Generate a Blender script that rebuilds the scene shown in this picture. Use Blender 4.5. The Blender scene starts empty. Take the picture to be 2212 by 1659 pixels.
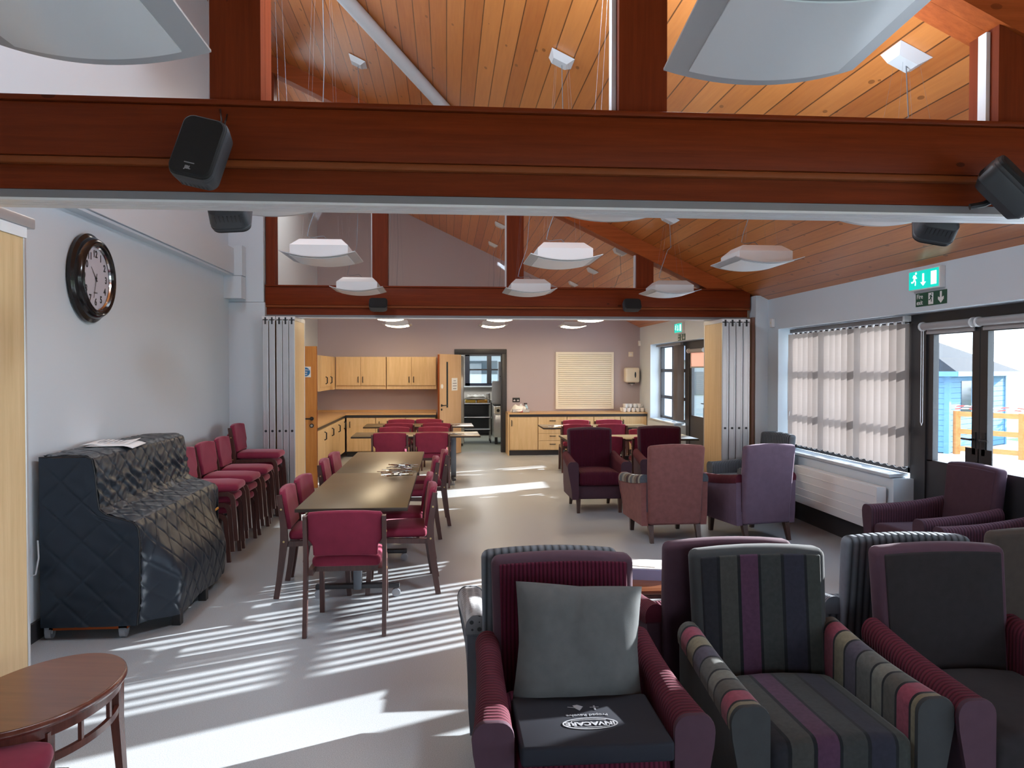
import bpy, bmesh, math, random
from mathutils import Vector, Matrix, Euler
random.seed(7)
S = bpy.context.scene
COL = S.collection
R = math.radians
# ------------------------------------------------------------------ camera
cam_d = bpy.data.cameras.new('camera')
cam = bpy.data.objects.new('camera', cam_d)
COL.objects.link(cam)
S.camera = cam
cam_d.sensor_width = 36.0
cam_d.lens = 36.0 * 1680.0 / 2212.0
cam_d.clip_start = 0.05
cam_d.clip_end = 400
cam.location = (0, 0, 1.70)
YAW, PITCH = R(4.7975), R(-1.0704)
cam.rotation_euler = Euler((math.pi / 2 + PITCH, 0, -YAW), 'XYZ')
# ------------------------------------------------------------------ world, sun, fill, exposure
W = bpy.data.worlds.new('world')
S.world = W
W.use_nodes = True
nt = W.node_tree
bg = nt.nodes['Background']
tc = nt.nodes.new('ShaderNodeTexCoord')
sep = nt.nodes.new('ShaderNodeSeparateXYZ')
rampw = nt.nodes.new('ShaderNodeValToRGB')
nt.links.new(tc.outputs['Generated'], sep.inputs[0])
nt.links.new(sep.outputs['Z'], rampw.inputs[0])
rampw.color_ramp.elements[0].position = 0.0
rampw.color_ramp.elements[0].color = (0.80, 0.91, 1.0, 1)
rampw.color_ramp.elements[1].position = 0.75
rampw.color_ramp.elements[1].color = (0.50, 0.72, 1.0, 1)
nt.links.new(rampw.outputs[0], bg.inputs[0])
bg.inputs[1].default_value = 3.9
AZ, EL = R(26.5), R(16.5)
sun_d = bpy.data.lights.new('sun', 'SUN')
sun_d.energy = 14.0
sun_d.color = (0.95, 0.975, 1.0)
sun_d.angle = R(0.55)
sun = bpy.data.objects.new('sun', sun_d)
COL.objects.link(sun)
sd = Vector((-math.cos(AZ) * math.cos(EL), -math.sin(AZ) * math.cos(EL), -math.sin(EL)))
sun.rotation_euler = sd.to_track_quat('-Z', 'Y').to_euler()
sun.location = (30, 20, 12)
def area(name, loc, rot, sx, sy, power, color):
    d = bpy.data.lights.new(name, 'AREA')
    d.shape = 'RECTANGLE'
    d.size, d.size_y, d.energy, d.color = sx, sy, power, color
    o = bpy.data.objects.new(name, d)
    COL.objects.link(o)
    o.location, o.rotation_euler = loc, rot
    return o
area('fascia_fill', (-2.3, 5.4, 4.95), (0, R(-62), 0), .8, 3.0, 50, (0.72, 0.87, 1.0))  # added fill high on the left, brightens the fascia; no window there
area('left_wall_fill', (1.15, 3.72, 3.74), (R(-4), R(34), 0), .3, .8, 34, (0.70, 0.86, 1.0))  # added fill above the frame, brightens the left wall
area('behind_beam_fill', (.75, 3.50, 2.62), (R(172), 0, 0), 1.9, .24, 46, (0.70, 0.86, 1.0))  # added fill hidden behind the near beam, brightens the boards
area('far_bay_fill', (-1.2, 11.6, 5.05), (0, R(10), 0), 1.6, 2.6, 60, (1.0, 0.95, 0.88))  # added fill in the far roof space, not a fitting of the hall
area('kitchen_fill', (1.2, 18.3, 2.6), (0, 0, 0), 1.2, 1.2, 70, (1.0, 0.97, 0.92))  # added fill for the kitchen, no visible fitting
S.view_settings.view_transform = 'Standard'
S.view_settings.look = 'None'
S.view_settings.gamma = 1.0
S.view_settings.exposure = 1.0
S.view_settings.use_curve_mapping = False
S.cycles.max_bounces = 10
S.cycles.diffuse_bounces = 6
S.cycles.transparent_max_bounces = 16
S.cycles.caustics_reflective = False
S.cycles.caustics_refractive = False
S.cycles.sample_clamp_indirect = 6.0
# ------------------------------------------------------------------ tagging
def tag(o, label=None, cat=None, group=None, kind=None):
    if label: o['label'] = label
    if cat: o['category'] = cat
    if group: o['group'] = group
    if kind: o['kind'] = kind
    return o
def thing(name, label, cat, loc=(0, 0, 0), rot=0.0, group=None, kind=None):
    o = bpy.data.objects.new(name, None)
    COL.objects.link(o)
    o.empty_display_size = 0.1
    o.location = loc
    o.rotation_euler = rot if isinstance(rot, tuple) else (0, 0, rot)
    return tag(o, label, cat, group, kind)
def copy_tree(o, parent=None):
    c = o.copy()
    COL.objects.link(c)
    if parent is not None: c.parent = parent
    for ch in o.children: copy_tree(ch, c)
    return c
def again(o, label, loc, rot=0.0, group=None):
    c = copy_tree(o)
    c['label'] = label
    c.location = loc
    c.rotation_euler = rot if isinstance(rot, tuple) else (0, 0, rot)
    if group: c['group'] = group
    return c
# ------------------------------------------------------------------ mesh builder
class MB:
    def __init__(s): s.bm = bmesh.new()
    def add(s, tmp, mat4=None):
        if mat4 is not None: bmesh.ops.transform(tmp, matrix=mat4, verts=tmp.verts)
        me = bpy.data.meshes.new('tmp')
        tmp.to_mesh(me); tmp.free()
        s.bm.from_mesh(me)
        bpy.data.meshes.remove(me)
        return s
    def box(s, x0, x1, y0, y1, z0, z1, bev=0, seg=2, sub=0, warp=None, m=None):
        t = bmesh.new()
        bmesh.ops.create_cube(t, size=1)
        for v in t.verts:
            v.co = Vector(((x0 + x1) / 2 + v.co.x * (x1 - x0), (y0 + y1) / 2 + v.co.y * (y1 - y0), (z0 + z1) / 2 + v.co.z * (z1 - z0)))
        if bev: bmesh.ops.bevel(t, geom=t.edges[:], offset=bev, segments=seg, affect='EDGES', profile=0.5)
        if sub: 
            L = [e for e in t.edges if e.calc_length() > 0.06]
            bmesh.ops.subdivide_edges(t, edges=L, cuts=sub, use_grid_fill=True)
        if warp:
            for v in t.verts: v.co = warp(v.co.copy())
        return s.add(t, m)
    def tube(s, pts, r, n=8, m=None, closed=False):
        t = bmesh.new()
        P = [Vector(p) for p in pts]
        k = len(P)
        rings = []
        up = None
        for i, p in enumerate(P):
            a = P[(i - 1) % k] if (closed or i > 0) else p
            b = P[(i + 1) % k] if (closed or i < k - 1) else p
            d = (b - a).normalized()
            if up is None: up = Vector((0, 0, 1)) if abs(d.z) < 0.9 else Vector((1, 0, 0))
            u = d.cross(up)
            if u.length < 1e-5: u = d.cross(Vector((0, 1, 0.3)))
            u.normalize()
            w = u.cross(d).normalized()
            up = w
            rr = r[i] if isinstance(r, (list, tuple)) else r
            rings.append([t.verts.new(p + (u * math.cos(q) + w * math.sin(q)) * rr) for q in [2 * math.pi * j / n for j in range(n)]])
        rng = range(k) if closed else range(k - 1)
        for i in rng:
            A, B = rings[i], rings[(i + 1) % k]
            for j in range(n): t.faces.new((A[j], A[(j + 1) % n], B[(j + 1) % n], B[j]))
        if not closed:
            t.faces.new(rings[0][::-1]); t.faces.new(rings[-1])
        bmesh.ops.recalc_face_normals(t, faces=t.faces)
        return s.add(t, m)
    def cyl(s, a, b, r, r2=None, n=16, m=None):
        return s.tube([a, b], [r, r if r2 is None else r2], n, m)
    def prism(s, poly, axis, a, b, bev=0, m=None):
        # poly in the two remaining axes (in order x,y,z without the axis)
        t = bmesh.new()
        def mk(p, c):
            return {'x': (c, p[0], p[1]), 'y': (p[0], c, p[1]), 'z': (p[0], p[1], c)}[axis]
        A = [t.verts.new(mk(p, a)) for p in poly]
        B = [t.verts.new(mk(p, b)) for p in poly]
        n = len(poly)
        t.faces.new(A[::-1]); t.faces.new(B)
        for i in range(n): t.faces.new((A[i], A[(i + 1) % n], B[(i + 1) % n], B[i]))
        bmesh.ops.recalc_face_normals(t, faces=t.faces)
        if bev: bmesh.ops.bevel(t, geom=t.edges[:], offset=bev, segments=2, affect='EDGES', profile=0.5)
        return s.add(t, m)
    def loft(s, loops, cap=True, closed=True, m=None):
        t = bmesh.new()
        rows = [[t.verts.new(p) for p in L] for L in loops]
        n = len(loops[0])
        for i in range(len(rows) - 1):
            for j in range(n if closed else n - 1):
                t.faces.new((rows[i][j], rows[i][(j + 1) % n], rows[i + 1][(j + 1) % n], rows[i + 1][j]))
        if cap and closed:
            t.faces.new(rows[0][::-1]); t.faces.new(rows[-1])
        bmesh.ops.recalc_face_normals(t, faces=t.faces)
        return s.add(t, m)
    def lathe(s, prof, n=32, m=None):
        t = bmesh.new()
        rows = []
        for r, z in prof:
            if r < 1e-6: rows.append([t.verts.new((0, 0, z))])
            else: rows.append([t.verts.new((r * math.cos(2 * math.pi * j / n), r * math.sin(2 * math.pi * j / n), z)) for j in range(n)])
        for A, B in zip(rows, rows[1:]):
            for j in range(n):
                q = []
                for row, jj in ((A, j), (A, j + 1), (B, j + 1), (B, j)):
                    v = row[jj % len(row)]
                    if v not in q: q.append(v)
                if len(q) > 2: t.faces.new(q)
        bmesh.ops.recalc_face_normals(t, faces=t.faces)
        return s.add(t, m)
    def ribbon(s, pts, wid, axis, a, b, m=None):
        # flat bar: polyline in the plane across `axis`, width wid in that plane, thickness a..b along the axis
        P = [Vector((p[0], p[1])) for p in pts]
        L, Rr = [], []
        for i, p in enumerate(P):
            d = (P[min(i + 1, len(P) - 1)] - P[max(i - 1, 0)]).normalized()
            nn = Vector((-d.y, d.x))
            w = (wid[i] if isinstance(wid, (list, tuple)) else wid) / 2
            L.append(p + nn * w); Rr.append(p - nn * w)
        t = bmesh.new()
        def mk(p, c):
            return {'x': (c, p[0], p[1]), 'y': (p[0], c, p[1]), 'z': (p[0], p[1], c)}[axis]
        rows = [[t.verts.new(mk(l, a)), t.verts.new(mk(r, a)), t.verts.new(mk(r, b)), t.verts.new(mk(l, b))] for l, r in zip(L, Rr)]
        for A, B in zip(rows, rows[1:]):
            for j in range(4): t.faces.new((A[j], A[(j + 1) % 4], B[(j + 1) % 4], B[j]))
        t.faces.new(rows[0][::-1]); t.faces.new(rows[-1])
        bmesh.ops.recalc_face_normals(t, faces=t.faces)
        return s.add(t, m)
    def text(s, txt, size, m, ext=0.0006, align='CENTER', bold=0.0):
        c = bpy.data.curves.new('t', 'FONT')
        c.body, c.size, c.align_x, c.align_y, c.extrude = txt, size, align, 'CENTER', ext
        c.offset = bold
        c.resolution_u = 3
        o = bpy.data.objects.new('t', c)
        COL.objects.link(o)
        dg = bpy.context.evaluated_depsgraph_get()
        me = bpy.data.meshes.new_from_object(o.evaluated_get(dg))
        bpy.data.objects.remove(o); bpy.data.curves.remove(c)
        t = bmesh.new(); t.from_mesh(me); bpy.data.meshes.remove(me)
        return s.add(t, m)
    def build(s, name, mat, parent=None, smooth=40, label=None):
        me = bpy.data.meshes.new(name)
        s.bm.to_mesh(me); s.bm.free()
        me.materials.append(mat)
        if smooth:
            me.shade_smooth()
            me.set_sharp_from_angle(angle=R(smooth))
        o = bpy.data.objects.new(name, me)
        COL.objects.link(o)
        if parent is not None: o.parent = parent
        if label: o['label'] = label
        return o
def TR(x=0, y=0, z=0, rx=0, ry=0, rz=0):
    return Matrix.Translation((x, y, z)) @ Euler((R(rx), R(ry), R(rz)), 'XYZ').to_matrix().to_4x4()
def grid(fn, nu, nv):
    t = bmesh.new()
    V = [[t.verts.new(fn(i / nu, j / nv)) for j in range(nv + 1)] for i in range(nu + 1)]
    for i in range(nu):
        for j in range(nv): t.faces.new((V[i][j], V[i + 1][j], V[i + 1][j + 1], V[i][j + 1]))
    return t
# ------------------------------------------------------------------ materials
def _new(name):
    m = bpy.data.materials.new(name)
    m.use_nodes = True
    n = m.node_tree.nodes
    return m, n, m.node_tree.links, n['Principled BSDF']
def c4(c): return (c[0], c[1], c[2], 1)
def mth(n, l, op, a, b=None, c=None):
    k = n.new('ShaderNodeMath'); k.operation = op
    for i, x in enumerate((a, b, c)):
        if x is None: continue
        if isinstance(x, (int, float)): k.inputs[i].default_value = x
        else: l.new(x, k.inputs[i])
    return k.outputs[0]
def mixc(n, l, f, a, b, mode='MIX'):
    k = n.new('ShaderNodeMix'); k.data_type = 'RGBA'; k.blend_type = mode
    for s, x in ((0, f), (6, a), (7, b)):
        if isinstance(x, (int, float)): k.inputs[s].default_value = x
        elif isinstance(x, tuple): k.inputs[s].default_value = c4(x)
        else: l.new(x, k.inputs[s])
    return k.outputs[2]
def coords(n, l, scale=(1, 1, 1), rot=(0, 0, 0)):
    t = n.new('ShaderNodeTexCoord')
    mp = n.new('ShaderNodeMapping')
    mp.inputs['Scale'].default_value = scale
    mp.inputs['Rotation'].default_value = rot
    l.new(t.outputs['Object'], mp.inputs[0])
    return mp.outputs[0]
def noise(n, l, v, scale, detail=3, rough=0.5):
    k = n.new('ShaderNodeTexNoise')
    k.inputs['Scale'].default_value = scale
    k.inputs['Detail'].default_value = detail
    k.inputs['Roughness'].default_value = rough
    l.new(v, k.inputs['Vector'])
    return k.outputs[0]
def bump(n, l, b, h, strength, dist=0.01):
    k = n.new('ShaderNodeBump')
    k.inputs['Strength'].default_value = strength
    k.inputs['Distance'].default_value = dist
    l.new(h, k.inputs['Height'])
    l.new(k.outputs[0], b.inputs['Normal'])
def plain(name, col, rough=0.5, metal=0.0, var=0.06, vs=6.0, bmp=0.0, bs=200.0, sheen=0.0, coat=0.0, spec=0.5, emit=None, es=0.0, stint=None):
    m, n, l, b = _new(name)
    v = coords(n, l)
    f = noise(n, l, v, vs)
    lo = tuple(c * (1 - var) for c in col); hi = tuple(min(1, c * (1 + var)) for c in col)
    l.new(mixc(n, l, f, lo, hi), b.inputs['Base Color'])
    b.inputs['Roughness'].default_value = rough
    b.inputs['Metallic'].default_value = metal
    b.inputs['Specular IOR Level'].default_value = spec
    if sheen:
        b.inputs['Sheen Weight'].default_value = sheen
        b.inputs['Sheen Roughness'].default_value = 0.28
        b.inputs['Sheen Tint'].default_value = c4(tuple(min(1, c * 1.6 + 0.32) for c in col))
    if coat:
        b.inputs['Coat Weight'].default_value = coat
        b.inputs['Coat Roughness'].default_value = 0.12
    if stint: b.inputs['Specular Tint'].default_value = c4(stint)
    if bmp: bump(n, l, b, noise(n, l, v, bs), bmp, 0.002)
    if emit:
        b.inputs['Emission Color'].default_value = c4(emit)
        b.inputs['Emission Strength'].default_value = es
    return m
def wood(name, c1, c2, along='z', scale=3.0, rough=0.4, coat=0.0, streak=10.0, knots=0.0, spec=0.5):
    m, n, l, b = _new(name)
    sc = [streak, streak, streak]
    sc['xyz'.index(along)] = 0.6
    v = coords(n, l, tuple(sc))
    f = noise(n, l, v, scale, 5, 0.6)
    g = noise(n, l, v, scale * 6, 3, 0.5)
    f2 = mth(n, l, 'ADD', mth(n, l, 'MULTIPLY', f, 0.8), mth(n, l, 'MULTIPLY', g, 0.25))
    r = n.new('ShaderNodeValToRGB')
    r.color_ramp.elements[0].position = 0.33; r.color_ramp.elements[0].color = c4(c1)
    r.color_ramp.elements[1].position = 0.72; r.color_ramp.elements[1].color = c4(c2)
    l.new(f2, r.inputs[0])
    out = r.outputs[0]
    if knots:
        ks = [4.5, 4.5, 4.5]
        ks['xyz'.index(along)] = 2.2
        vo = n.new('ShaderNodeTexVoronoi')
        vo.inputs['Scale'].default_value = 1.0
        l.new(coords(n, l, tuple(ks)), vo.inputs['Vector'])
        k = mth(n, l, 'LESS_THAN', vo.outputs[0], 0.055)
        out = mixc(n, l, mth(n, l, 'MULTIPLY', k, knots), out, tuple(c * 0.3 for c in c1))
    l.new(out, b.inputs['Base Color'])
    b.inputs['Roughness'].default_value = rough
    b.inputs['Specular IOR Level'].default_value = spec
    if coat:
        b.inputs['Coat Weight'].default_value = coat
        b.inputs['Coat Roughness'].default_value = 0.18
    return m
def boards(name, c1, c2, pitch, rough=0.35):
    # tongue and groove boards running along y, side by side along x
    m, n, l, b = _new(name)
    t = n.new('ShaderNodeTexCoord')
    s = n.new('ShaderNodeSeparateXYZ')
    l.new(t.outputs['Object'], s.inputs[0])
    q = mth(n, l, 'DIVIDE', s.outputs[0], pitch)
    fr = mth(n, l, 'FRACT', q)
    fl = mth(n, l, 'FLOOR', q)
    wn = n.new('ShaderNodeTexWhiteNoise'); wn.noise_dimensions = '1D'
    l.new(fl, wn.inputs['W'])
    # grain
    cmb = n.new('ShaderNodeCombineXYZ')
    l.new(mth(n, l, 'ADD', mth(n, l, 'MULTIPLY', s.outputs[0], 22.0), mth(n, l, 'MULTIPLY', wn.outputs[0], 90.0)), cmb.inputs[0])
    l.new(mth(n, l, 'ADD', mth(n, l, 'MULTIPLY', s.outputs[1], 1.1), mth(n, l, 'MULTIPLY', wn.outputs[0], 33.0)), cmb.inputs[1])
    g = noise(n, l, cmb.outputs[0], 2.0, 4, 0.6)
    f = mth(n, l, 'ADD', mth(n, l, 'MULTIPLY', g, 0.7), mth(n, l, 'MULTIPLY', wn.outputs[0], 0.45))
    r = n.new('ShaderNodeValToRGB')
    r.color_ramp.elements[0].position = 0.2; r.color_ramp.elements[0].color = c4(c1)
    r.color_ramp.elements[1].position = 0.85; r.color_ramp.elements[1].color = c4(c2)
    l.new(f, r.inputs[0])
    # knots
    c2n = n.new('ShaderNodeCombineXYZ')
    l.new(mth(n, l, 'MULTIPLY', q, 1.0), c2n.inputs[0])
    l.new(mth(n, l, 'ADD', mth(n, l, 'MULTIPLY', s.outputs[1], 3.6), mth(n, l, 'MULTIPLY', wn.outputs[0], 11.0)), c2n.inputs[1])
    vo = n.new('ShaderNodeTexVoronoi'); vo.inputs['Scale'].default_value = 1.0
    l.new(c2n.outputs[0], vo.inputs['Vector'])
    kn = mth(n, l, 'MULTIPLY', mth(n, l, 'LESS_THAN', vo.outputs[0], 0.10), 0.6)
    col = mixc(n, l, kn, r.outputs[0], tuple(c * 0.35 for c in c1))
    gr = mth(n, l, 'LESS_THAN', fr, 0.055)
    col = mixc(n, l, mth(n, l, 'MULTIPLY', gr, 0.85), col, tuple(c * 0.16 for c in c1))
    l.new(col, b.inputs['Base Color'])
    b.inputs['Roughness'].default_value = rough
    b.inputs['Coat Weight'].default_value = 0.25
    b.inputs['Coat Roughness'].default_value = 0.25
    h = mth(n, l, 'SUBTRACT', 1.0, gr)
    bump(n, l, b, h, 0.5, 0.01)
    return m
def ribbed(name, col, axis, pitch=0.014, dark=0.40, sheen=0.25):
    m, n, l, b = _new(name)
    t = n.new('ShaderNodeTexCoord'); s = n.new('ShaderNodeSeparateXYZ')
    l.new(t.outputs['Object'], s.inputs[0])
    w = mth(n, l, 'SINE', mth(n, l, 'MULTIPLY', s.outputs['xyz'.index(axis)], 2 * math.pi / pitch))
    h = mth(n, l, 'POWER', mth(n, l, 'MULTIPLY_ADD', w, 0.5, 0.5), 0.5)
    nz = noise(n, l, coords(n, l), 40)
    h2 = mth(n, l, 'MULTIPLY', h, mth(n, l, 'MULTIPLY_ADD', nz, 0.4, 0.8))
    l.new(mixc(n, l, h2, tuple(c * dark for c in col), col), b.inputs['Base Color'])
    b.inputs['Roughness'].default_value = 0.85
    b.inputs['Specular IOR Level'].default_value = 0.2
    b.inputs['Sheen Weight'].default_value = sheen
    b.inputs['Sheen Roughness'].default_value = 0.4
    b.inputs['Sheen Tint'].default_value = c4(tuple(min(1, c * 2 + 0.12) for c in col))
    bump(n, l, b, h, 0.7, 0.006)
    return m
def striped(name, cols, axis, period, off=0.0, line=(0.01, 0.01, 0.012)):
    # wide coloured stripes parted by thin dark lines; cols = [(width fraction, colour)]
    m, n, l, b = _new(name)
    t = n.new('ShaderNodeTexCoord'); s = n.new('ShaderNodeSeparateXYZ')
    l.new(t.outputs['Object'], s.inputs[0])
    q = mth(n, l, 'FRACT', mth(n, l, 'DIVIDE', mth(n, l, 'ADD', s.outputs['xyz'.index(axis)], off + 10 * period), period))
    r = n.new('ShaderNodeValToRGB')
    r.color_ramp.interpolation = 'CONSTANT'
    pos, stops = 0.0, []
    for w, c in cols:
        stops.append((pos, line)); stops.append((pos + 0.022, c))
        pos += w
    e = r.color_ramp.elements
    e[0].position, e[0].color = stops[0][0], c4(stops[0][1])
    e[1].position, e[1].color = stops[1][0], c4(stops[1][1])
    for p, c in stops[2:]:
        k = e.new(p); k.color = c4(c)
    l.new(q, r.inputs[0])
    nz = noise(n, l, coords(n, l), 60, 4)
    l.new(mixc(n, l, mth(n, l, 'MULTIPLY_ADD', nz, 0.5, 0.0), r.outputs[0], (0.0, 0.0, 0.0)), b.inputs['Base Color'])
    b.inputs['Roughness'].default_value = 0.85
    b.inputs['Specular IOR Level'].default_value = 0.2
    b.inputs['Sheen Weight'].default_value = 0.15
    b.inputs['Sheen Roughness'].default_value = 0.4
    bump(n, l, b, nz, 0.15, 0.002)
    return m
def dotted(name, base, dot, cell):
    m, n, l, b = _new(name)
    v = coords(n, l, (1 / cell, 1 / cell, 1 / cell))
    vo = n.new('ShaderNodeTexVoronoi'); vo.inputs['Scale'].default_value = 1.0
    vo.inputs['Randomness'].default_value = 0.15
    l.new(v, vo.inputs['Vector'])
    f = mth(n, l, 'LESS_THAN', vo.outputs[0], 0.42)
    l.new(mixc(n, l, f, base, dot), b.inputs['Base Color'])
    b.inputs['Roughness'].default_value = 0.8
    b.inputs['Sheen Weight'].default_value = 0.4
    bump(n, l, b, f, 0.4, 0.004)
    return m
def glass(name, tint=(1, 1, 1), refl=0.06, graze=0.5):
    m, n, l, b = _new(name)
    tr = n.new('ShaderNodeBsdfTransparent'); tr.inputs[0].default_value = c4(tint)
    gl = n.new('ShaderNodeBsdfGlossy'); gl.inputs['Roughness'].default_value = 0.02
    lw = n.new('ShaderNodeLayerWeight'); lw.inputs['Blend'].default_value = 0.5
    mx = n.new('ShaderNodeMixShader')
    l.new(mth(n, l, 'MULTIPLY_ADD', mth(n, l, 'POWER', lw.outputs['Facing'], 5.0), graze, refl), mx.inputs[0])
    l.new(tr.outputs[0], mx.inputs[1]); l.new(gl.outputs[0], mx.inputs[2])
    l.new(mx.outputs[0], n['Material Output'].inputs[0])
    return m
def fabric_translucent(name, col, trans=0.5, ribs=0.0):
    m, n, l, b = _new(name)
    v = coords(n, l, (1, 1, 1))
    t = n.new('ShaderNodeSeparateXYZ'); l.new(v, t.inputs[0])
    w = mth(n, l, 'MULTIPLY_ADD', mth(n, l, 'SINE', mth(n, l, 'MULTIPLY', t.outputs[2], 2 * math.pi / 0.012)), 0.5, 0.5)
    cc = mixc(n, l, w, tuple(c * 0.88 for c in col), col)
    d = n.new('ShaderNodeBsdfDiffuse'); tl = n.new('ShaderNodeBsdfTranslucent')
    l.new(cc, d.inputs[0]); l.new(cc, tl.inputs[0])
    mx = n.new('ShaderNodeMixShader'); mx.inputs[0].default_value = trans
    l.new(d.outputs[0], mx.inputs[1]); l.new(tl.outputs[0], mx.inputs[2])
    l.new(mx.outputs[0], n['Material Output'].inputs[0])
    return m
def floor_mat():
    m, n, l, b = _new('vinyl_floor')
    v = coords(n, l)
    sp = noise(n, l, v, 260, 2, 0.7)
    big = noise(n, l, v, 0.8, 3)
    r = n.new('ShaderNodeValToRGB')
    r.color_ramp.elements[0].position = 0.36; r.color_ramp.elements[0].color = (0.235, 0.252, 0.265, 1)
    r.color_ramp.elements[1].position = 0.58; r.color_ramp.elements[1].color = (0.44, 0.465, 0.49, 1)
    l.new(sp, r.inputs[0])
    l.new(mixc(n, l, mth(n, l, 'MULTIPLY', big, 0.25), r.outputs[0], (0.40, 0.405, 0.405)), b.inputs['Base Color'])
    b.inputs['Roughness'].default_value = 0.34
    b.inputs['Specular IOR Level'].default_value = 0.45
    bump(n, l, b, sp, 0.05, 0.002)
    return m
def foliage(name, a, bcol):
    m, n, l, b = _new(name)
    f = noise(n, l, coords(n, l), 5, 5, 0.7)
    l.new(mixc(n, l, f, a, bcol), b.inputs['Base Color'])
    b.inputs['Roughness'].default_value = 0.8
    return m
def tape_mat():
    m, n, l, b = _new('barrier_tape')
    t = n.new('ShaderNodeTexCoord'); s = n.new('ShaderNodeSeparateXYZ')
    l.new(t.outputs['Object'], s.inputs[0])
    q = mth(n, l, 'FRACT', mth(n, l, 'MULTIPLY', mth(n, l, 'ADD', s.outputs[1], s.outputs[2]), 4.0))
    l.new(mixc(n, l, mth(n, l, 'LESS_THAN', q, 0.5), (0.85, 0.85, 0.85), (0.8, 0.08, 0.06)), b.inputs['Base Color'])
    return m
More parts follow.
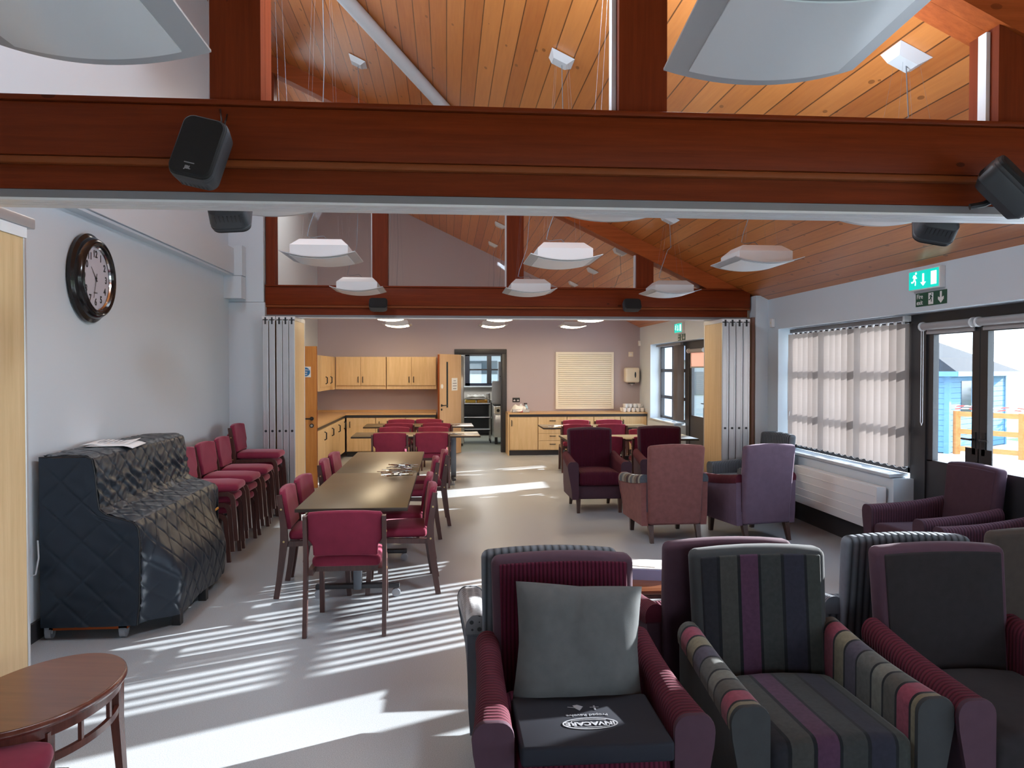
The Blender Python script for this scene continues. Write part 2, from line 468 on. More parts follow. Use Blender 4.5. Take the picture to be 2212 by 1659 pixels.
M = dict(
    wall=plain('white_paint', (0.645, 0.715, 0.775), 0.42, var=0.02, vs=1.5, bmp=0.03, bs=90),
    lilac=plain('lilac_paint', (0.44, 0.375, 0.395), 0.6, var=0.02, vs=1.5),
    floor=floor_mat(),
    ceiling=boards('varnished_pine_boards', (0.44, 0.118, 0.022), (0.66, 0.230, 0.055), 0.135),
    beam=wood('mahogany_stain', (0.130, 0.0185, 0.0035), (0.21, 0.033, 0.0065), 'x', 3, 0.5, 0.0, 14, 0.7, 0.15),
    post=wood('mahogany_stain_upright', (0.130, 0.019, 0.004), (0.21, 0.034, 0.007), 'z', 3, 0.5, 0.0, 14, 0.5, 0.15),
    rafter=wood('red_cedar_stain', (0.28, 0.056, 0.012), (0.44, 0.098, 0.022), 'x', 3, 0.5, 0.0, 12, 0.5, 0.15),
    bounce_beading=plain('rust_stain_and_bounce', (0.24, 0.060, 0.016), 0.55, spec=0.2),  # rust tone carries floor bounce under the beam step; door lippings share it
    alu=plain('brushed_aluminium', (0.62, 0.62, 0.63), 0.38, 0.75, 0.04),
    alud=plain('grey_casing', (0.22, 0.21, 0.22), 0.5, 0.1),
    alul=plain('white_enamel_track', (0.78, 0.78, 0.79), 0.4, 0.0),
    black=plain('black_plastic', (0.014, 0.014, 0.016), 0.45),
    blackm=plain('charcoal_paint', (0.030, 0.029, 0.033), 0.42),
    grille=plain('black_grille_cloth', (0.008, 0.008, 0.009), 0.8, bmp=0.2, bs=900),
    maple=wood('maple_veneer', (0.60, 0.40, 0.19), (0.74, 0.53, 0.295), 'z', 2.5, 0.45, 0.05, 9),
    maple_h=wood('maple_veneer_worktop', (0.52, 0.30, 0.12), (0.64, 0.40, 0.19), 'x', 2.5, 0.35, 0.2, 8),
    oak=wood('amber_oak_veneer', (0.46, 0.165, 0.030), (0.62, 0.27, 0.065), 'z', 2.2, 0.4, 0.1, 9),
    paleoak=wood('pale_orange_veneer', (0.58, 0.36, 0.19), (0.68, 0.46, 0.28), 'z', 2.2, 0.42, 0.05, 7),
    cream=plain('cream_enamel', (0.80, 0.74, 0.62), 0.45, var=0.02),
    white=plain('white_plastic', (0.80, 0.80, 0.80), 0.4, var=0.01),
    lampw=plain('white_lamp_enamel', (0.62, 0.62, 0.63), 0.35, var=0.01),
    lampf=plain('silver_lamp_frame', (0.50, 0.51, 0.53), 0.35, 0.15, 0.02),
    diff=plain('opal_diffuser', (0.86, 0.87, 0.88), 0.3, var=0.01),
    lit=plain('lit_opal_diffuser', (0.9, 0.9, 0.88), 0.3, var=0.01, emit=(1.0, 0.80, 0.52), es=13.0),
    velvet=plain('raspberry_velvet', (0.235, 0.027, 0.058), 0.8, var=0.22, vs=9, sheen=0.9, spec=0.2, bmp=0.08, bs=350),
    frame=wood('dark_red_brown_beech', (0.055, 0.020, 0.017), (0.095, 0.038, 0.031), 'z', 4, 0.35, 0.2, 10),
    brass=plain('brass_bolt', (0.65, 0.48, 0.22), 0.35, 0.9),
    tabtop=plain('olive_brown_laminate', (0.150, 0.108, 0.052), 0.33, var=0.05, vs=2.5, bmp=0.02, bs=500),
    tabedge=plain('dark_brown_edge', (0.035, 0.022, 0.016), 0.45),
    steelg=plain('grey_painted_steel', (0.17, 0.19, 0.22), 0.4, 0.3),
    steel=plain('stainless_steel', (0.52, 0.51, 0.49), 0.3, 0.85, 0.05),
    chrome=plain('polished_steel', (0.75, 0.75, 0.75), 0.12, 1.0, 0.02),
    castor=plain('grey_castor_tyre', (0.35, 0.37, 0.40), 0.4),
    walnut=wood('walnut_veneer', (0.125, 0.040, 0.018), (0.20, 0.075, 0.034), 'x', 3, 0.28, 0.3, 9),
    mahog=wood('polished_mahogany', (0.085, 0.022, 0.016), (0.15, 0.045, 0.030), 'z', 3, 0.22, 0.5, 9),
    quilt=plain('black_quilted_nylon', (0.020, 0.025, 0.034), 0.38, var=0.15, vs=14, spec=0.4, bmp=0.10, bs=30, stint=(0.75, 0.88, 1.0)),
    piping=plain('black_piping', (0.010, 0.010, 0.012), 0.5),
    paper=plain('white_paper', (0.80, 0.80, 0.80), 0.7, var=0.02),
    ink=plain('grey_print', (0.20, 0.20, 0.22), 0.7),
    orange_tab=plain('orange_tab', (0.65, 0.28, 0.03), 0.6),
    clockface=plain('pale_lilac_clock_dial', (0.56, 0.55, 0.62), 0.5, var=0.01),
    clockrim=plain('black_gloss_case', (0.014, 0.011, 0.011), 0.16, coat=0.1, spec=0.35),
    glass=glass('window_glass', (0.97, 0.98, 0.98), 0.03),
    pane=glass('internal_glass', (0.98, 0.98, 0.98), 0.006, 0.12),
    slat=fabric_translucent('blind_fabric', (0.36, 0.305, 0.28), 0.25),
    roller=plain('grey_blind_roll', (0.38, 0.35, 0.34), 0.7),
    pinkroller=fabric_translucent('pink_roller_fabric', (0.72, 0.50, 0.42), 0.4),
    sill=plain('pale_blue_grey_sill', (0.55, 0.60, 0.64), 0.25),
    green_lit=plain('lit_green_sign', (0.0, 0.35, 0.29), 0.4, var=0.0, emit=(0.0, 0.40, 0.33), es=0.75),
    white_lit=plain('lit_white_symbol', (0.85, 0.9, 0.88), 0.4, var=0.0, emit=(0.75, 1.0, 0.97), es=0.8),
    green=plain('dark_green_sign', (0.012, 0.085, 0.050), 0.4, var=0.0),
    bluesign=plain('blue_sign', (0.02, 0.16, 0.42), 0.4, var=0.0),
    red=plain('red_label', (0.55, 0.02, 0.04), 0.5),
    blue=plain('blue_plastic', (0.10, 0.25, 0.55), 0.4),
    lilacfolder=plain('periwinkle_card', (0.34, 0.38, 0.62), 0.5),
    yellow=plain('yellow_plastic', (0.75, 0.48, 0.06), 0.4),
    cushion=plain('charcoal_wool', (0.105, 0.108, 0.108), 0.95, var=0.15, vs=25, bmp=0.25, bs=500, spec=0.1),
    pad=plain('navy_vinyl', (0.018, 0.019, 0.026), 0.7, var=0.08, bmp=0.05, bs=700, spec=0.15),
    print=plain('silver_print', (0.30, 0.30, 0.32), 0.5),
    plum=plain('plum_velvet', (0.066, 0.033, 0.047), 0.85, var=0.15, vs=20, sheen=0.22, spec=0.2, bmp=0.1, bs=400),
    graphite=plain('graphite_velvet', (0.024, 0.020, 0.021), 0.9, var=0.2, vs=30, sheen=0.15, spec=0.15, bmp=0.1, bs=400),
    purple=plain('purple_velvet', (0.140, 0.092, 0.132), 0.85, var=0.2, vs=14, sheen=0.4, spec=0.2, bmp=0.1, bs=400),
    brown=plain('brick_brown_chenille', (0.215, 0.088, 0.082), 0.9, var=0.25, vs=22, sheen=0.4, spec=0.15, bmp=0.35, bs=45),
    taupe=plain('taupe_chenille', (0.060, 0.047, 0.040), 0.9, var=0.2, vs=25, sheen=0.4, spec=0.15, bmp=0.3, bs=60),
    greyv=plain('grey_velvet', (0.042, 0.043, 0.044), 0.88, var=0.15, vs=20, sheen=0.45, spec=0.15, bmp=0.1, bs=300),
    leg=wood('dark_walnut_leg', (0.040, 0.017, 0.012), (0.075, 0.034, 0.024), 'z', 4, 0.35, 0.2, 8),
    wine_x=ribbed('wine_cord_x', (0.080, 0.006, 0.022), 'x', 0.016, sheen=0.1),
    wine_y=ribbed('wine_cord_y', (0.092, 0.011, 0.024), 'y', 0.020, sheen=0.12),
    plum_y=ribbed('plum_cord_y', (0.085, 0.030, 0.046), 'y', 0.022),
    grey_x=ribbed('grey_blue_cord_x', (0.13, 0.145, 0.165), 'x', 0.030, 0.18),
    grey_y=ribbed('grey_blue_cord_y', (0.13, 0.14, 0.16), 'y', 0.022, 0.25),
    dots=dotted('grey_dotted_velvet', (0.20, 0.20, 0.21), (0.030, 0.030, 0.033), 0.032),
    stripe_x=striped('wide_stripe_x', [(0.17, (0.020, 0.019, 0.024)), (0.15, (0.050, 0.048, 0.043)), (0.15, (0.075, 0.030, 0.060)), (0.17, (0.036, 0.037, 0.036)), (0.17, (0.024, 0.023, 0.036)), (0.19, (0.040, 0.043, 0.038))], 'x', 0.58, 0.29),
    stripe_y=striped('wide_stripe_y', [(0.20, (0.10, 0.098, 0.088)), (0.17, (0.075, 0.062, 0.085)), (0.16, (0.20, 0.17, 0.11)), (0.16, (0.26, 0.055, 0.085)), (0.16, (0.085, 0.078, 0.066)), (0.15, (0.16, 0.155, 0.13))], 'y', 0.50, 0.12),
    stripe_y2=striped('narrow_stripe_y', [(0.22, (0.30, 0.29, 0.25)), (0.2, (0.20, 0.14, 0.10)), (0.2, (0.05, 0.02, 0.03)), (0.2, (0.34, 0.33, 0.28)), (0.18, (0.11, 0.13, 0.16))], 'y', 0.30, 0.0),
    deck=plain('bleached_decking', (0.70, 0.66, 0.62), 0.7, var=0.1),
    orangewood=wood('orange_fence_stain', (0.36, 0.125, 0.028), (0.46, 0.19, 0.05), 'y', 3, 0.6, 0, 8),
    shedblue=plain('pale_blue_weatherboard', (0.10, 0.21, 0.33), 0.7, spec=0.2),
    shedroof=plain('grey_felt_shingle', (0.026, 0.029, 0.034), 0.95, spec=0.1, var=0.3, vs=12),
    darkglass=plain('dark_window', (0.04, 0.05, 0.06), 0.1),
    render=plain('grey_render', (0.26, 0.27, 0.29), 0.8),
    slate=plain('grey_slate', (0.12, 0.13, 0.155), 0.7, var=0.2),
    grass=foliage('grass', (0.10, 0.16, 0.05), (0.20, 0.26, 0.10)),
    hedge=foliage('hedge_leaves', (0.04, 0.07, 0.015), (0.20, 0.22, 0.06)),
    twig=plain('bare_twig', (0.16, 0.13, 0.11), 0.8),
    tape=tape_mat(),
    kwall=plain('kitchen_wall', (0.55, 0.53, 0.50), 0.5),
    kfloor=plain('kitchen_vinyl', (0.34, 0.36, 0.31), 0.3, var=0.1, vs=60),
)
# ------------------------------------------------------------------ setting
FXN = Matrix(((0, 0, -1, 0), (-1, 0, 0, 0), (0, 1, 0, 0), (0, 0, 0, 1)))   # drawn plane seen from -x side
FXP = Matrix(((0, 0, 1, 0), (1, 0, 0, 0), (0, 1, 0, 0), (0, 0, 0, 1)))     # seen from +x side
FYN = Matrix(((1, 0, 0, 0), (0, 0, -1, 0), (0, 1, 0, 0), (0, 0, 0, 1)))    # seen from -y side
def at(x, y, z): return Matrix.Translation((x, y, z))
def zc(x): return 2.57 + 0.475 * (4.0 - x)
def struct(o, label, cat): return tag(o, label, cat, None, 'structure')
XL, YB, YR = -2.58, 15.9, -3.0
struct(MB().box(-2.8, 4.45, YR - .2, 16.05, -.12, 0).build('floor', M['floor'], smooth=0), 'pale grey speckled vinyl floor of the hall with bands of sunlight', 'floor')
struct(MB().prism([(-2.8, zc(-2.8)), (4.5, zc(4.5)), (4.5, zc(4.5) + .14), (-2.8, zc(-2.8) + .14)], 'y', YR - .2, 16.05).build('ceiling', M['ceiling'], smooth=0), 'sloping ceiling of orange varnished pine boards', 'ceiling')
struct(MB().box(-2.8, XL, YR - .2, 16.05, 0, zc(-2.8)).build('wall_left', M['wall'], smooth=0), 'tall white wall behind the covered piano', 'wall')
DX0, DX1, DZ = .25, 1.13, 2.03
struct(MB().prism([(XL, 0), (DX0, 0), (DX0, DZ), (DX1, DZ), (DX1, 0), (4.45, 0), (4.45, zc(4.45)), (XL, zc(XL))], 'y', YB, 16.05).build('wall_back', M['lilac'], smooth=0), 'lilac end wall with the kitchen doorway and serving shutter', 'wall')
rw = MB()
for (a_, b_, c_, d_) in ((XL, -.2, 0, 5.6), (3.9, 4.45, 0, 5.6), (-.2, 3.9, 0, .85), (-.2, 3.9, 2.1, 5.6)): rw.box(a_, b_, YR - .2, YR, c_, d_)
t = struct(thing('fill_window_rear', '', ''), 'wide unseen window added behind the viewer for fill daylight', 'window')  # unseen opening added so sky light fills the foreground
f = MB()
for x_ in (-.2, 1.1, 2.4, 3.83): f.box(x_, x_ + .07, YR - .14, YR - .07, .85, 2.1)
f.box(-.2, 3.9, YR - .14, YR - .07, .85, .92).box(-.2, 3.9, YR - .14, YR - .07, 2.03, 2.1)
f.build('frame', M['blackm'], t, smooth=0)
MB().box(-.2, 3.9, YR - .107, YR - .102, .9, 2.05).build('pane', M['glass'], t, smooth=0)
struct(rw.build('wall_rear', M['wall'], smooth=0), 'white wall behind the viewer', 'wall')
wr = MB()
wr.box(4.0, 4.45, YR, 15.9, 2.19, 2.575)                    # fascia
wr.box(4.0, 4.36, 6.66, 9.12, 0, .715)                      # under the near window
wr.box(4.0, 4.45, 9.12, 9.96, 0, 2.19)                      # pier
wr.box(4.0, 4.45, 9.96, 11.3, 0, 2.19)
wr.box(4.0, 4.36, 13.36, 15.05, 0, .715)
wr.box(4.0, 4.45, 15.05, 15.9, 0, 2.19)
wr.box(4.0, 4.45, 1.7, 4.15, 0, 2.19).box(4.0, 4.45, YR, -2.7, 0, 2.19).box(4.0, 4.36, -2.7, 1.7, 0, .72)
wr.box(3.84, 4.0, 9.42, 9.80, 0, 2.62)                      # nib beside the far partition
struct(wr.build('wall_right', M['wall'], smooth=0), 'white window wall with a deep fascia over the glazing', 'wall')
nl = MB()
nl.box(XL, -2.16, 9.5, 9.8, 0, 2.50)
nl.box(XL, -2.175, 9.51, 9.79, 2.505, 5.45)
struct(nl.build('wall_nib', M['wall'], smooth=0), 'short white wall nib between stacked chairs and the folded partition', 'wall')
struct(MB().box(XL, -2.14, 2.95, 3.2, 0, 5.4).build('wall_nib', M['wall'], smooth=0), 'white wall nib behind the near folded partition', 'wall')
struct(MB().box(3.80, 3.838, 9.44, 9.74, 0, 2.35).build('trim_5', plain('dull_brown_paint', (.20, .10, .07), .5), smooth=0), 'brown timber jamb lining beside the right partition stack', 'trim')
struct(MB().box(3.978, 4.0, 6.66, 9.12, 0, .20).build('baseboard_right', M['blackm'], smooth=0), 'black skirting board below the radiator', 'skirting board')
struct(MB().box(XL, XL + .02, 3.2, 9.5, 0, .12).box(XL, XL + .02, 9.8, 11.2, 0, .12).build('baseboard_left', M['blackm'], smooth=0), 'black skirting board behind the covered piano', 'skirting board')
# boxed ducting high on the left wall
tk = MB()
tk.box(XL, XL + .11, 3.2, 9.34, 2.815, 3.11)
tk.box(XL, XL + .09, 3.2, 9.34, 2.79, 2.811)
tk.box(XL, XL + .20, 9.34, 9.5, 2.80, 3.15)
tk.box(XL, XL + .20, 9.30, 9.5, 2.53, 2.79)
struct(tk.build('trim_4', M['wall'], smooth=0), 'white boxed ducting running along the left wall above the clock', 'trim')
# ---- timber trusses with folding-partition tracks
def truss(name, y0, x0, x1, ztop, posts, raf, label, lines=True):
    t = struct(thing(name, label, 'timber truss'), label, 'timber truss')
    MB().box(x0, x1, y0, y0 + .25, 2.475, ztop - .022, bev=.004).box(x0, x1, y0 - .012, y0 + .262, ztop - .020, ztop, bev=.004).build('crossbeam', M['beam'], t, smooth=30)
    MB().box(x0, x1 - .02, y0 + .045, y0 + .20, 2.362, 2.474).build('lower_board', M['beam'], t, smooth=0)
    MB().box(x0, x1, y0 + .006, y0 + .044, 2.448, 2.474, bev=.006).build('bounce_beading', M['bounce_beading'], t)  # rust strip paints the light bounced onto the step's underside
    MB().box(x0, x1 - .03, y0 + .05, y0 + .195, 2.332, 2.361).build('track_casing', M['alud'], t, smooth=0)
    tr = MB()
    for a, b in ((.05, .092), (.100, .130), (.138, .195)):
        tr.box(x0, x1 - .03, y0 + a, y0 + b, 2.322, 2.3315)
    tr.build('partition_track', M['alul'], t, smooth=0)
    for a, b in posts:
        MB().prism([(a, ztop), (b, ztop), (b, zc(b) - raf + .01), (a, zc(a) - raf + .01)], 'y', y0 + .04, y0 + .22).build('post', M['post'], t, smooth=0)
        MB().box(a - .018, a - .001, y0 + .09, y0 + .14, ztop, zc(a) - raf - .01).build('lit_reveal_strip', M['alul'], t, smooth=0)  # pale strip stands in for light caught on the post reveal
    xa = posts[0][0] - .1
    xb1, xb2 = 4.0 - (ztop + raf - 2.57) / .475, 4.0 - (ztop + .002 - 2.57) / .475
    MB().prism([(xa, zc(xa) - raf), (xb1, ztop), (xb2, ztop), (xa, zc(xa) - .002)], 'y', y0 + .02, y0 + .24).build('rafter', M['rafter'], t, smooth=0)
    edges = [p for p in posts]
    for i in range(len(edges)):
        a = edges[i][1]
        b = edges[i + 1][0] if i + 1 < len(edges) else min(x1, 4.0 - (ztop + raf - 2.57) / .475)
        MB().prism([(a, ztop), (b, ztop), (b, max(ztop + .001, zc(b) - raf)), (a, zc(a) - raf)], 'y', y0 + .112, y0 + .118).build('pane', M['pane'], t, smooth=0)
    return t
truss('trim_1', 2.95, -2.58, 4.0, 2.688, [(-2.165, -2.06), (-.875, -.69), (.667, .857), (2.225, 2.42)], .32, 'dark mahogany truss across the near opening with glazed panels above')
o = MB().box(-2.12, -1.812, 2.45, 3.62, 2.318, 2.366, bev=.006).build('parking_track', M['alu'], bpy.data.objects['trim_1'], 30)
truss('trim_2', 9.55, -2.165, 3.82, 2.715, [(-2.165, -2.06), (-.90, -.715), (.742, .95), (2.37, 2.585)], .20, 'red-brown timber truss between the middle and far bays')
# white diagonal brace tight under the boards
a, b = Vector((-1.45, 5.55, zc(-1.45) - .07)), Vector((.74, 9.52, zc(.74) - .07))
br = MB().tube([a, b], .062, 20)
struct(br.build('trim_3', M['lampw']), 'white round brace running diagonally under the pine boards', 'trim')
# ---- window and glazed doors, middle and far bays
def window(name, y0, y1, label, nb):
    t = struct(thing(name, label, 'window'), label, 'window')
    f = MB()
    X0, X1, z0, z1 = 4.20, 4.27, .755, 2.19
    f.box(X0, X1, y0, y1, z0, z0 + .05).box(X0, X1, y0, y1, z1 - .07, z1).box(X0, X1, y0, y0 + .05, z0, z1).box(X0, X1, y1 - .05, y1, z0, z1)
    f.build('frame', M['blackm'], t, smooth=0)
    for i in range(1, nb):
        y = y0 + (y1 - y0) * i / nb
        MB().box(X0, X1, y - .04, y + .04, z0 + .05, z1 - .07).build('mullion', M['blackm'], t, smooth=0)
    for z in (1.17, 1.68):
        MB().box(X0 + .004, X1 - .004, y0 + .05, y1 - .05, z - .03, z + .03).build('glazing_bar', M['blackm'], t, smooth=0)
    MB().box(4.232, 4.238, y0 + .04, y1 - .04, z0 + .04, z1 - .05).build('pane', M['glass'], t, smooth=0)
    s = MB().prism([(3.975, y0 - .03), (4.2, y0 + .04), (4.2, y1 + .02), (3.975, y1 + .02)], 'z', .722, .752, bev=.004)
    s.build('window_sill', M['sill'], t)
    return t
window('window_1', 6.72, 9.10, 'black framed window behind the vertical blind above the radiator', 3)
window('fill_window_near', -2.68, 1.68, 'black framed unseen window added in the near bay for fill daylight', 4)  # added out of view to let more sky light in
window('window_2', 13.40, 15.03, 'black framed small-paned window at the far end of the window wall', 2)
def leafdoor(name, t, ya, yb, hinge):
    # one glazed leaf between ya > yb
    d = MB()
    X0, X1 = 4.205, 4.255
    d.box(X0, X1, yb, ya, .02, .91).box(X0, X1, yb, ya, 2.0, 2.045)
    d.box(X0, X1, ya - .085, ya, .9, 2.0).box(X0, X1, yb, yb + .085, .9, 2.0)
    o = d.build(name, M['blackm'], t, smooth=0)
    MB().box(4.227, 4.233, yb + .08, ya - .08, .9, 2.0).build('pane', M['glass'], o, smooth=0)
    h = MB()
    yy = yb + .05 if hinge > 0 else ya - .05
    h.tube([(4.20, yy, 1.14), (4.165, yy, 1.14), (4.165, yy + .10 * hinge, 1.14)], .009, 8)
    h.box(4.198, 4.206, yy - .02, yy + .02, 1.02, 1.20)
    h.build('handle', M['black'], o)
    k = MB().box(4.198, 4.2045, (yy - .06 if hinge > 0 else yy - .10), (yy + .10 if hinge > 0 else yy + .06), .90, 1.07).build('push_plate', M['black'], o, smooth=0)
    return o
t = struct(thing('door_1', '', ''), 'charcoal framed glazed double doors to the sunny terrace', 'glazed door')
f = MB()
f.box(4.19, 4.27, 4.15, 6.72, 2.05, 2.19).box(4.19, 4.27, 6.50, 6.72, 0, 2.05).box(4.19, 4.27, 4.15, 4.27, 0, 2.05).box(4.19, 4.27, 4.92, 5.05, 0, 2.05).box(4.19, 4.27, 4.15, 6.72, -.01, .02)
f.build('frame', M['blackm'], t, smooth=0)
leafdoor('leaf', t, 6.50, 5.83, 1)
leafdoor('leaf', t, 5.82, 5.05, -1)
sl = MB().box(4.205, 4.255, 4.27, 4.92, .02, .50).build('sidelight_panel', M['blackm'], t, smooth=0)
MB().box(4.227, 4.233, 4.27, 4.92, .5, 2.05).build('pane', M['glass'], sl, smooth=0)
t = struct(thing('door_2', '', ''), 'charcoal framed glazed doors in the far bay', 'glazed door')
f = MB()
f.box(4.19, 4.27, 11.3, 13.40, 2.05, 2.19).box(4.19, 4.27, 13.18, 13.40, 0, 2.05).box(4.19, 4.27, 11.3, 11.42, 0, 2.05).box(4.19, 4.27, 11.3, 13.4, -.01, .02)
f.build('frame', M['blackm'], t, smooth=0)
leafdoor('leaf', t, 13.18, 12.31, 1)
leafdoor('leaf', t, 12.30, 11.42, -1)
# ---- kitchen doorway and room
t = struct(thing('door_3', '', ''), 'kitchen doorway with a black architrave and an open pale wood door', 'door')
f = MB()
for (a, b, c, d) in ((DX0 - .095, DX0 + .002, 0, 2.02), (DX1 - .002, DX1 + .095, 0, 2.02), (DX0 - .095, DX1 + .095, 2.02, 2.115)):
    f.box(a, b, YB - .025, YB + .0, c, d, bev=.006)
f.box(DX0, DX0 + .02, YB + .002, 16.06, 0, 2.0).box(DX1 - .02, DX1, YB + .002, 16.06, 0, 2.0).box(DX0, DX1, YB + .002, 16.06, 2.0, 2.03)
f.build('architrave', M['blackm'], t)
th = R(60)     # leaf swung into the hall
lf = MB().box(-.86, 0, -.044, 0, .01, 2.0, bev=.002)
lo = lf.build('door_leaf', M['paleoak'], t, smooth=0)
lo.location = (DX0 + .005, YB - .03, 0)
lo.rotation_euler = (0, 0, th)
MB().box(-.60, -.54, -.047, .003, .95, 1.85).build('vision_panel', M['darkglass'], lo, smooth=0)
hd = MB().tube([(-.79, -.045, 1.0), (-.79, -.095, 1.0), (-.66, -.095, 1.0)], .010, 8)
hd.cyl((-.79, -.044, 1.0), (-.79, -.054, 1.0), .026).cyl((-.79, -.044, .92), (-.79, -.052, .92), .022)
hd.build('handle', M['black'], lo)
MB().cyl((-.77, -.044, 1.37), (-.77, -.048, 1.37), .045, n=24).build('door_disc_sign', M['paper'], lo)
MB().box(-.862, -.858, -.043, -.001, .02, 1.99).build('lipping', M['bounce_beading'], lo, smooth=0)
# the side door standing open off the left wall
t = struct(thing('door_4', '', '', (XL, 11.28, 0)), 'amber oak door standing open behind the left partition stack', 'door')
lo = MB().box(.02, .735, -.022, .022, .01, 2.03, bev=.002).build('door_leaf', M['oak'], t, smooth=0)
hd = MB().tube([(.665, -.023, 1.0), (.665, -.075, 1.0), (.535, -.075, 1.0)], .010, 8)
hd.cyl((.665, -.022, 1.0), (.665, -.034, 1.0), .028)
hd.build('handle', M['black'], lo)
MB().cyl((.665, -.022, .90), (.665, -.032, .90), .030).build('lock_escutcheon', M['black'], lo)
MB().cyl((.665, -.030, .90), (.665, -.036, .90), .018).build('lock_cylinder', M['chrome'], lo)
MB().box(.735, .739, -.021, .021, .01, 2.03).build('lipping', M['bounce_beading'], lo, smooth=0)
s = MB().box(.505, .655, -.026, -.022, 1.59, 1.74).build('fire_door_sign', M['paper'], lo, smooth=0, label='white square sign with a blue disc')
MB().cyl((.58, -.026, 1.665), (.58, -.028, 1.665), .064, n=32).build('sign_disc', M['bluesign'], s)
tx = MB()
for i, w in enumerate(('Fire door', 'keep', 'shut')): tx.text(w, .030, at(.58, -.0285, 1.695 - .032 * i) @ FYN, bold=.0004)
tx.build('sign_lettering', M['paper'], s, smooth=0)
# kitchen shell
struct(MB().box(-.6, 3.2, 16.05, 20.4, -.12, 0).build('floor_kitchen', M['kfloor'], smooth=0), 'green-grey kitchen floor seen through the doorway', 'floor')
k = MB()
k.box(-.7, -.6, 16.05, 20.5, 0, 2.75).box(3.2, 3.3, 16.05, 20.5, 0, 2.75)
k.prism([(-.6, 0), (3.2, 0), (3.2, 2.75), (-.6, 2.75)], 'y', 20.62, 20.7) if False else None
for (a, b, c, d) in ((-.6, .48, 0, 2.75), (1.75, 3.2, 0, 2.75), (.48, 1.75, 0, 1.27), (.48, 1.75, 2.12, 2.75)): k.box(a, b, 20.4, 20.5, c, d)
struct(k.build('wall_kitchen', M['kwall'], smooth=0), 'kitchen walls around the far window', 'wall')
struct(MB().box(-.7, 3.3, 16.05, 20.5, 2.75, 2.85).build('ceiling_kitchen', M['wall'], smooth=0), 'flat white kitchen ceiling', 'ceiling')
t = struct(thing('window_3', '', ''), 'navy framed kitchen window above the trolley', 'window')
f = MB()
f.box(.48, 1.75, 20.36, 20.44, 1.27, 1.34).box(.48, 1.75, 20.36, 20.44, 2.05, 2.12).box(.48, .60, 20.36, 20.44, 1.27, 2.12).box(1.63, 1.75, 20.36, 20.44, 1.27, 2.12)
f.build('frame', plain('navy_frame', (.015, .018, .035), .4), t, smooth=0)
MB().box(1.05, 1.17, 20.36, 20.44, 1.33, 2.06).build('mullion', M['blackm'], t, smooth=0)
MB().box(.60, 1.63, 20.37, 20.43, 1.675, 1.715).build('glazing_bar', M['blackm'], t, smooth=0)
MB().box(.58, 1.65, 20.398, 20.404, 1.33, 2.07).build('pane', M['glass'], t, smooth=0)
MB().box(.44, 1.80, 20.25, 20.40, 1.24, 1.27).build('window_sill', M['wall'], t, smooth=0)
# ------------------------------------------------------------------ dining chairs
def make_chair(label, loc, rot, group):
    t = thing('dining_chair', label, 'chair', loc, rot, group)
    def wseat(v):
        # rounded front, crowned top
        if v.y < -.10: v.x *= 1 - .22 * ((-.10 - v.y) / .15) ** 2
        if v.z > .46: v.z += .012 * (1 - (v.x / .22) ** 2) - .010 * max(0, (-v.y - .12)) / .1
        return v
    MB().box(-.218, .218, -.25, .20, .425, .492, bev=.026, seg=3, sub=5, warp=wseat).build('seat', M['velvet'], t, 60)
    def wback(v):
        k = (v.z - .50) / .30
        v.y += .045 * k + .02 * (1 - (v.x / .24) ** 2) * 1.0
        return v
    bk = MB()
    poly = [(-.196, .505), (.196, .505), (.205, .512), (.207, .575), (.236, .615), (.236, .775), (.226, .79), (.12, .800), (0, .803), (-.12, .800), (-.226, .79), (-.236, .775), (-.236, .615), (-.207, .575), (-.205, .512)]
    tb = bmesh.new()
    A = [tb.verts.new((p[0], .172, p[1])) for p in poly]; B = [tb.verts.new((p[0], .222, p[1])) for p in poly]
    n = len(poly)
    tb.faces.new(A); tb.faces.new(B[::-1])
    for i in range(n): tb.faces.new((A[i], B[i], B[(i + 1) % n], A[(i + 1) % n]))
    bmesh.ops.recalc_face_normals(tb, faces=tb.faces)
    bmesh.ops.bevel(tb, geom=[e for e in tb.edges if abs(e.verts[0].co.y - e.verts[1].co.y) < 1e-5], offset=.014, segments=3, affect='EDGES', profile=.5)
    bmesh.ops.triangulate(tb, faces=[f for f in tb.faces if len(f.verts) > 4])
    for v in tb.verts: v.co = wback(v.co)
    bk.add(tb)
    bk.build('backrest', M['velvet'], t, 50)
    for s in (-1, 1):
        a, b = sorted((s * .236, s * .262))
        rear = MB().ribbon([(.285, 0), (.262, .14), (.242, .30), (.226, .43), (.228, .52), (.240, .62), (.262, .77)], [.040, .042, .048, .056, .050, .042, .036], 'x', a, b)
        rear.build('leg', M['frame'], t, 30)
        a2, b2 = sorted((s * .205, s * .236))
        MB().ribbon([(-.245, 0), (-.232, .20), (-.218, .36), (-.205, .395), (-.172, .412), (0, .405), (.225, .40)], [.034, .036, .038, .040, .036, .036, .040], 'x', a2, b2).build('leg', M['frame'], t, 30)
        bo = MB()
        for y, z in ((.246, .665), (.228, .425)): bo.cyl((s * .261, y, z), (s * .2655, y, z), .0075, n=10)
        bo.build('bolt', M['brass'], t)
    MB().box(-.207, .207, .12, .145, .385, .425).build('seat_rail', M['frame'], t, 0)
    return t
G_LONG = 'raspberry chairs around the long table'
C0 = make_chair('raspberry velvet dining chair at the near end of the long table, back turned to us', (-.65, 5.27, 0), math.pi, G_LONG)
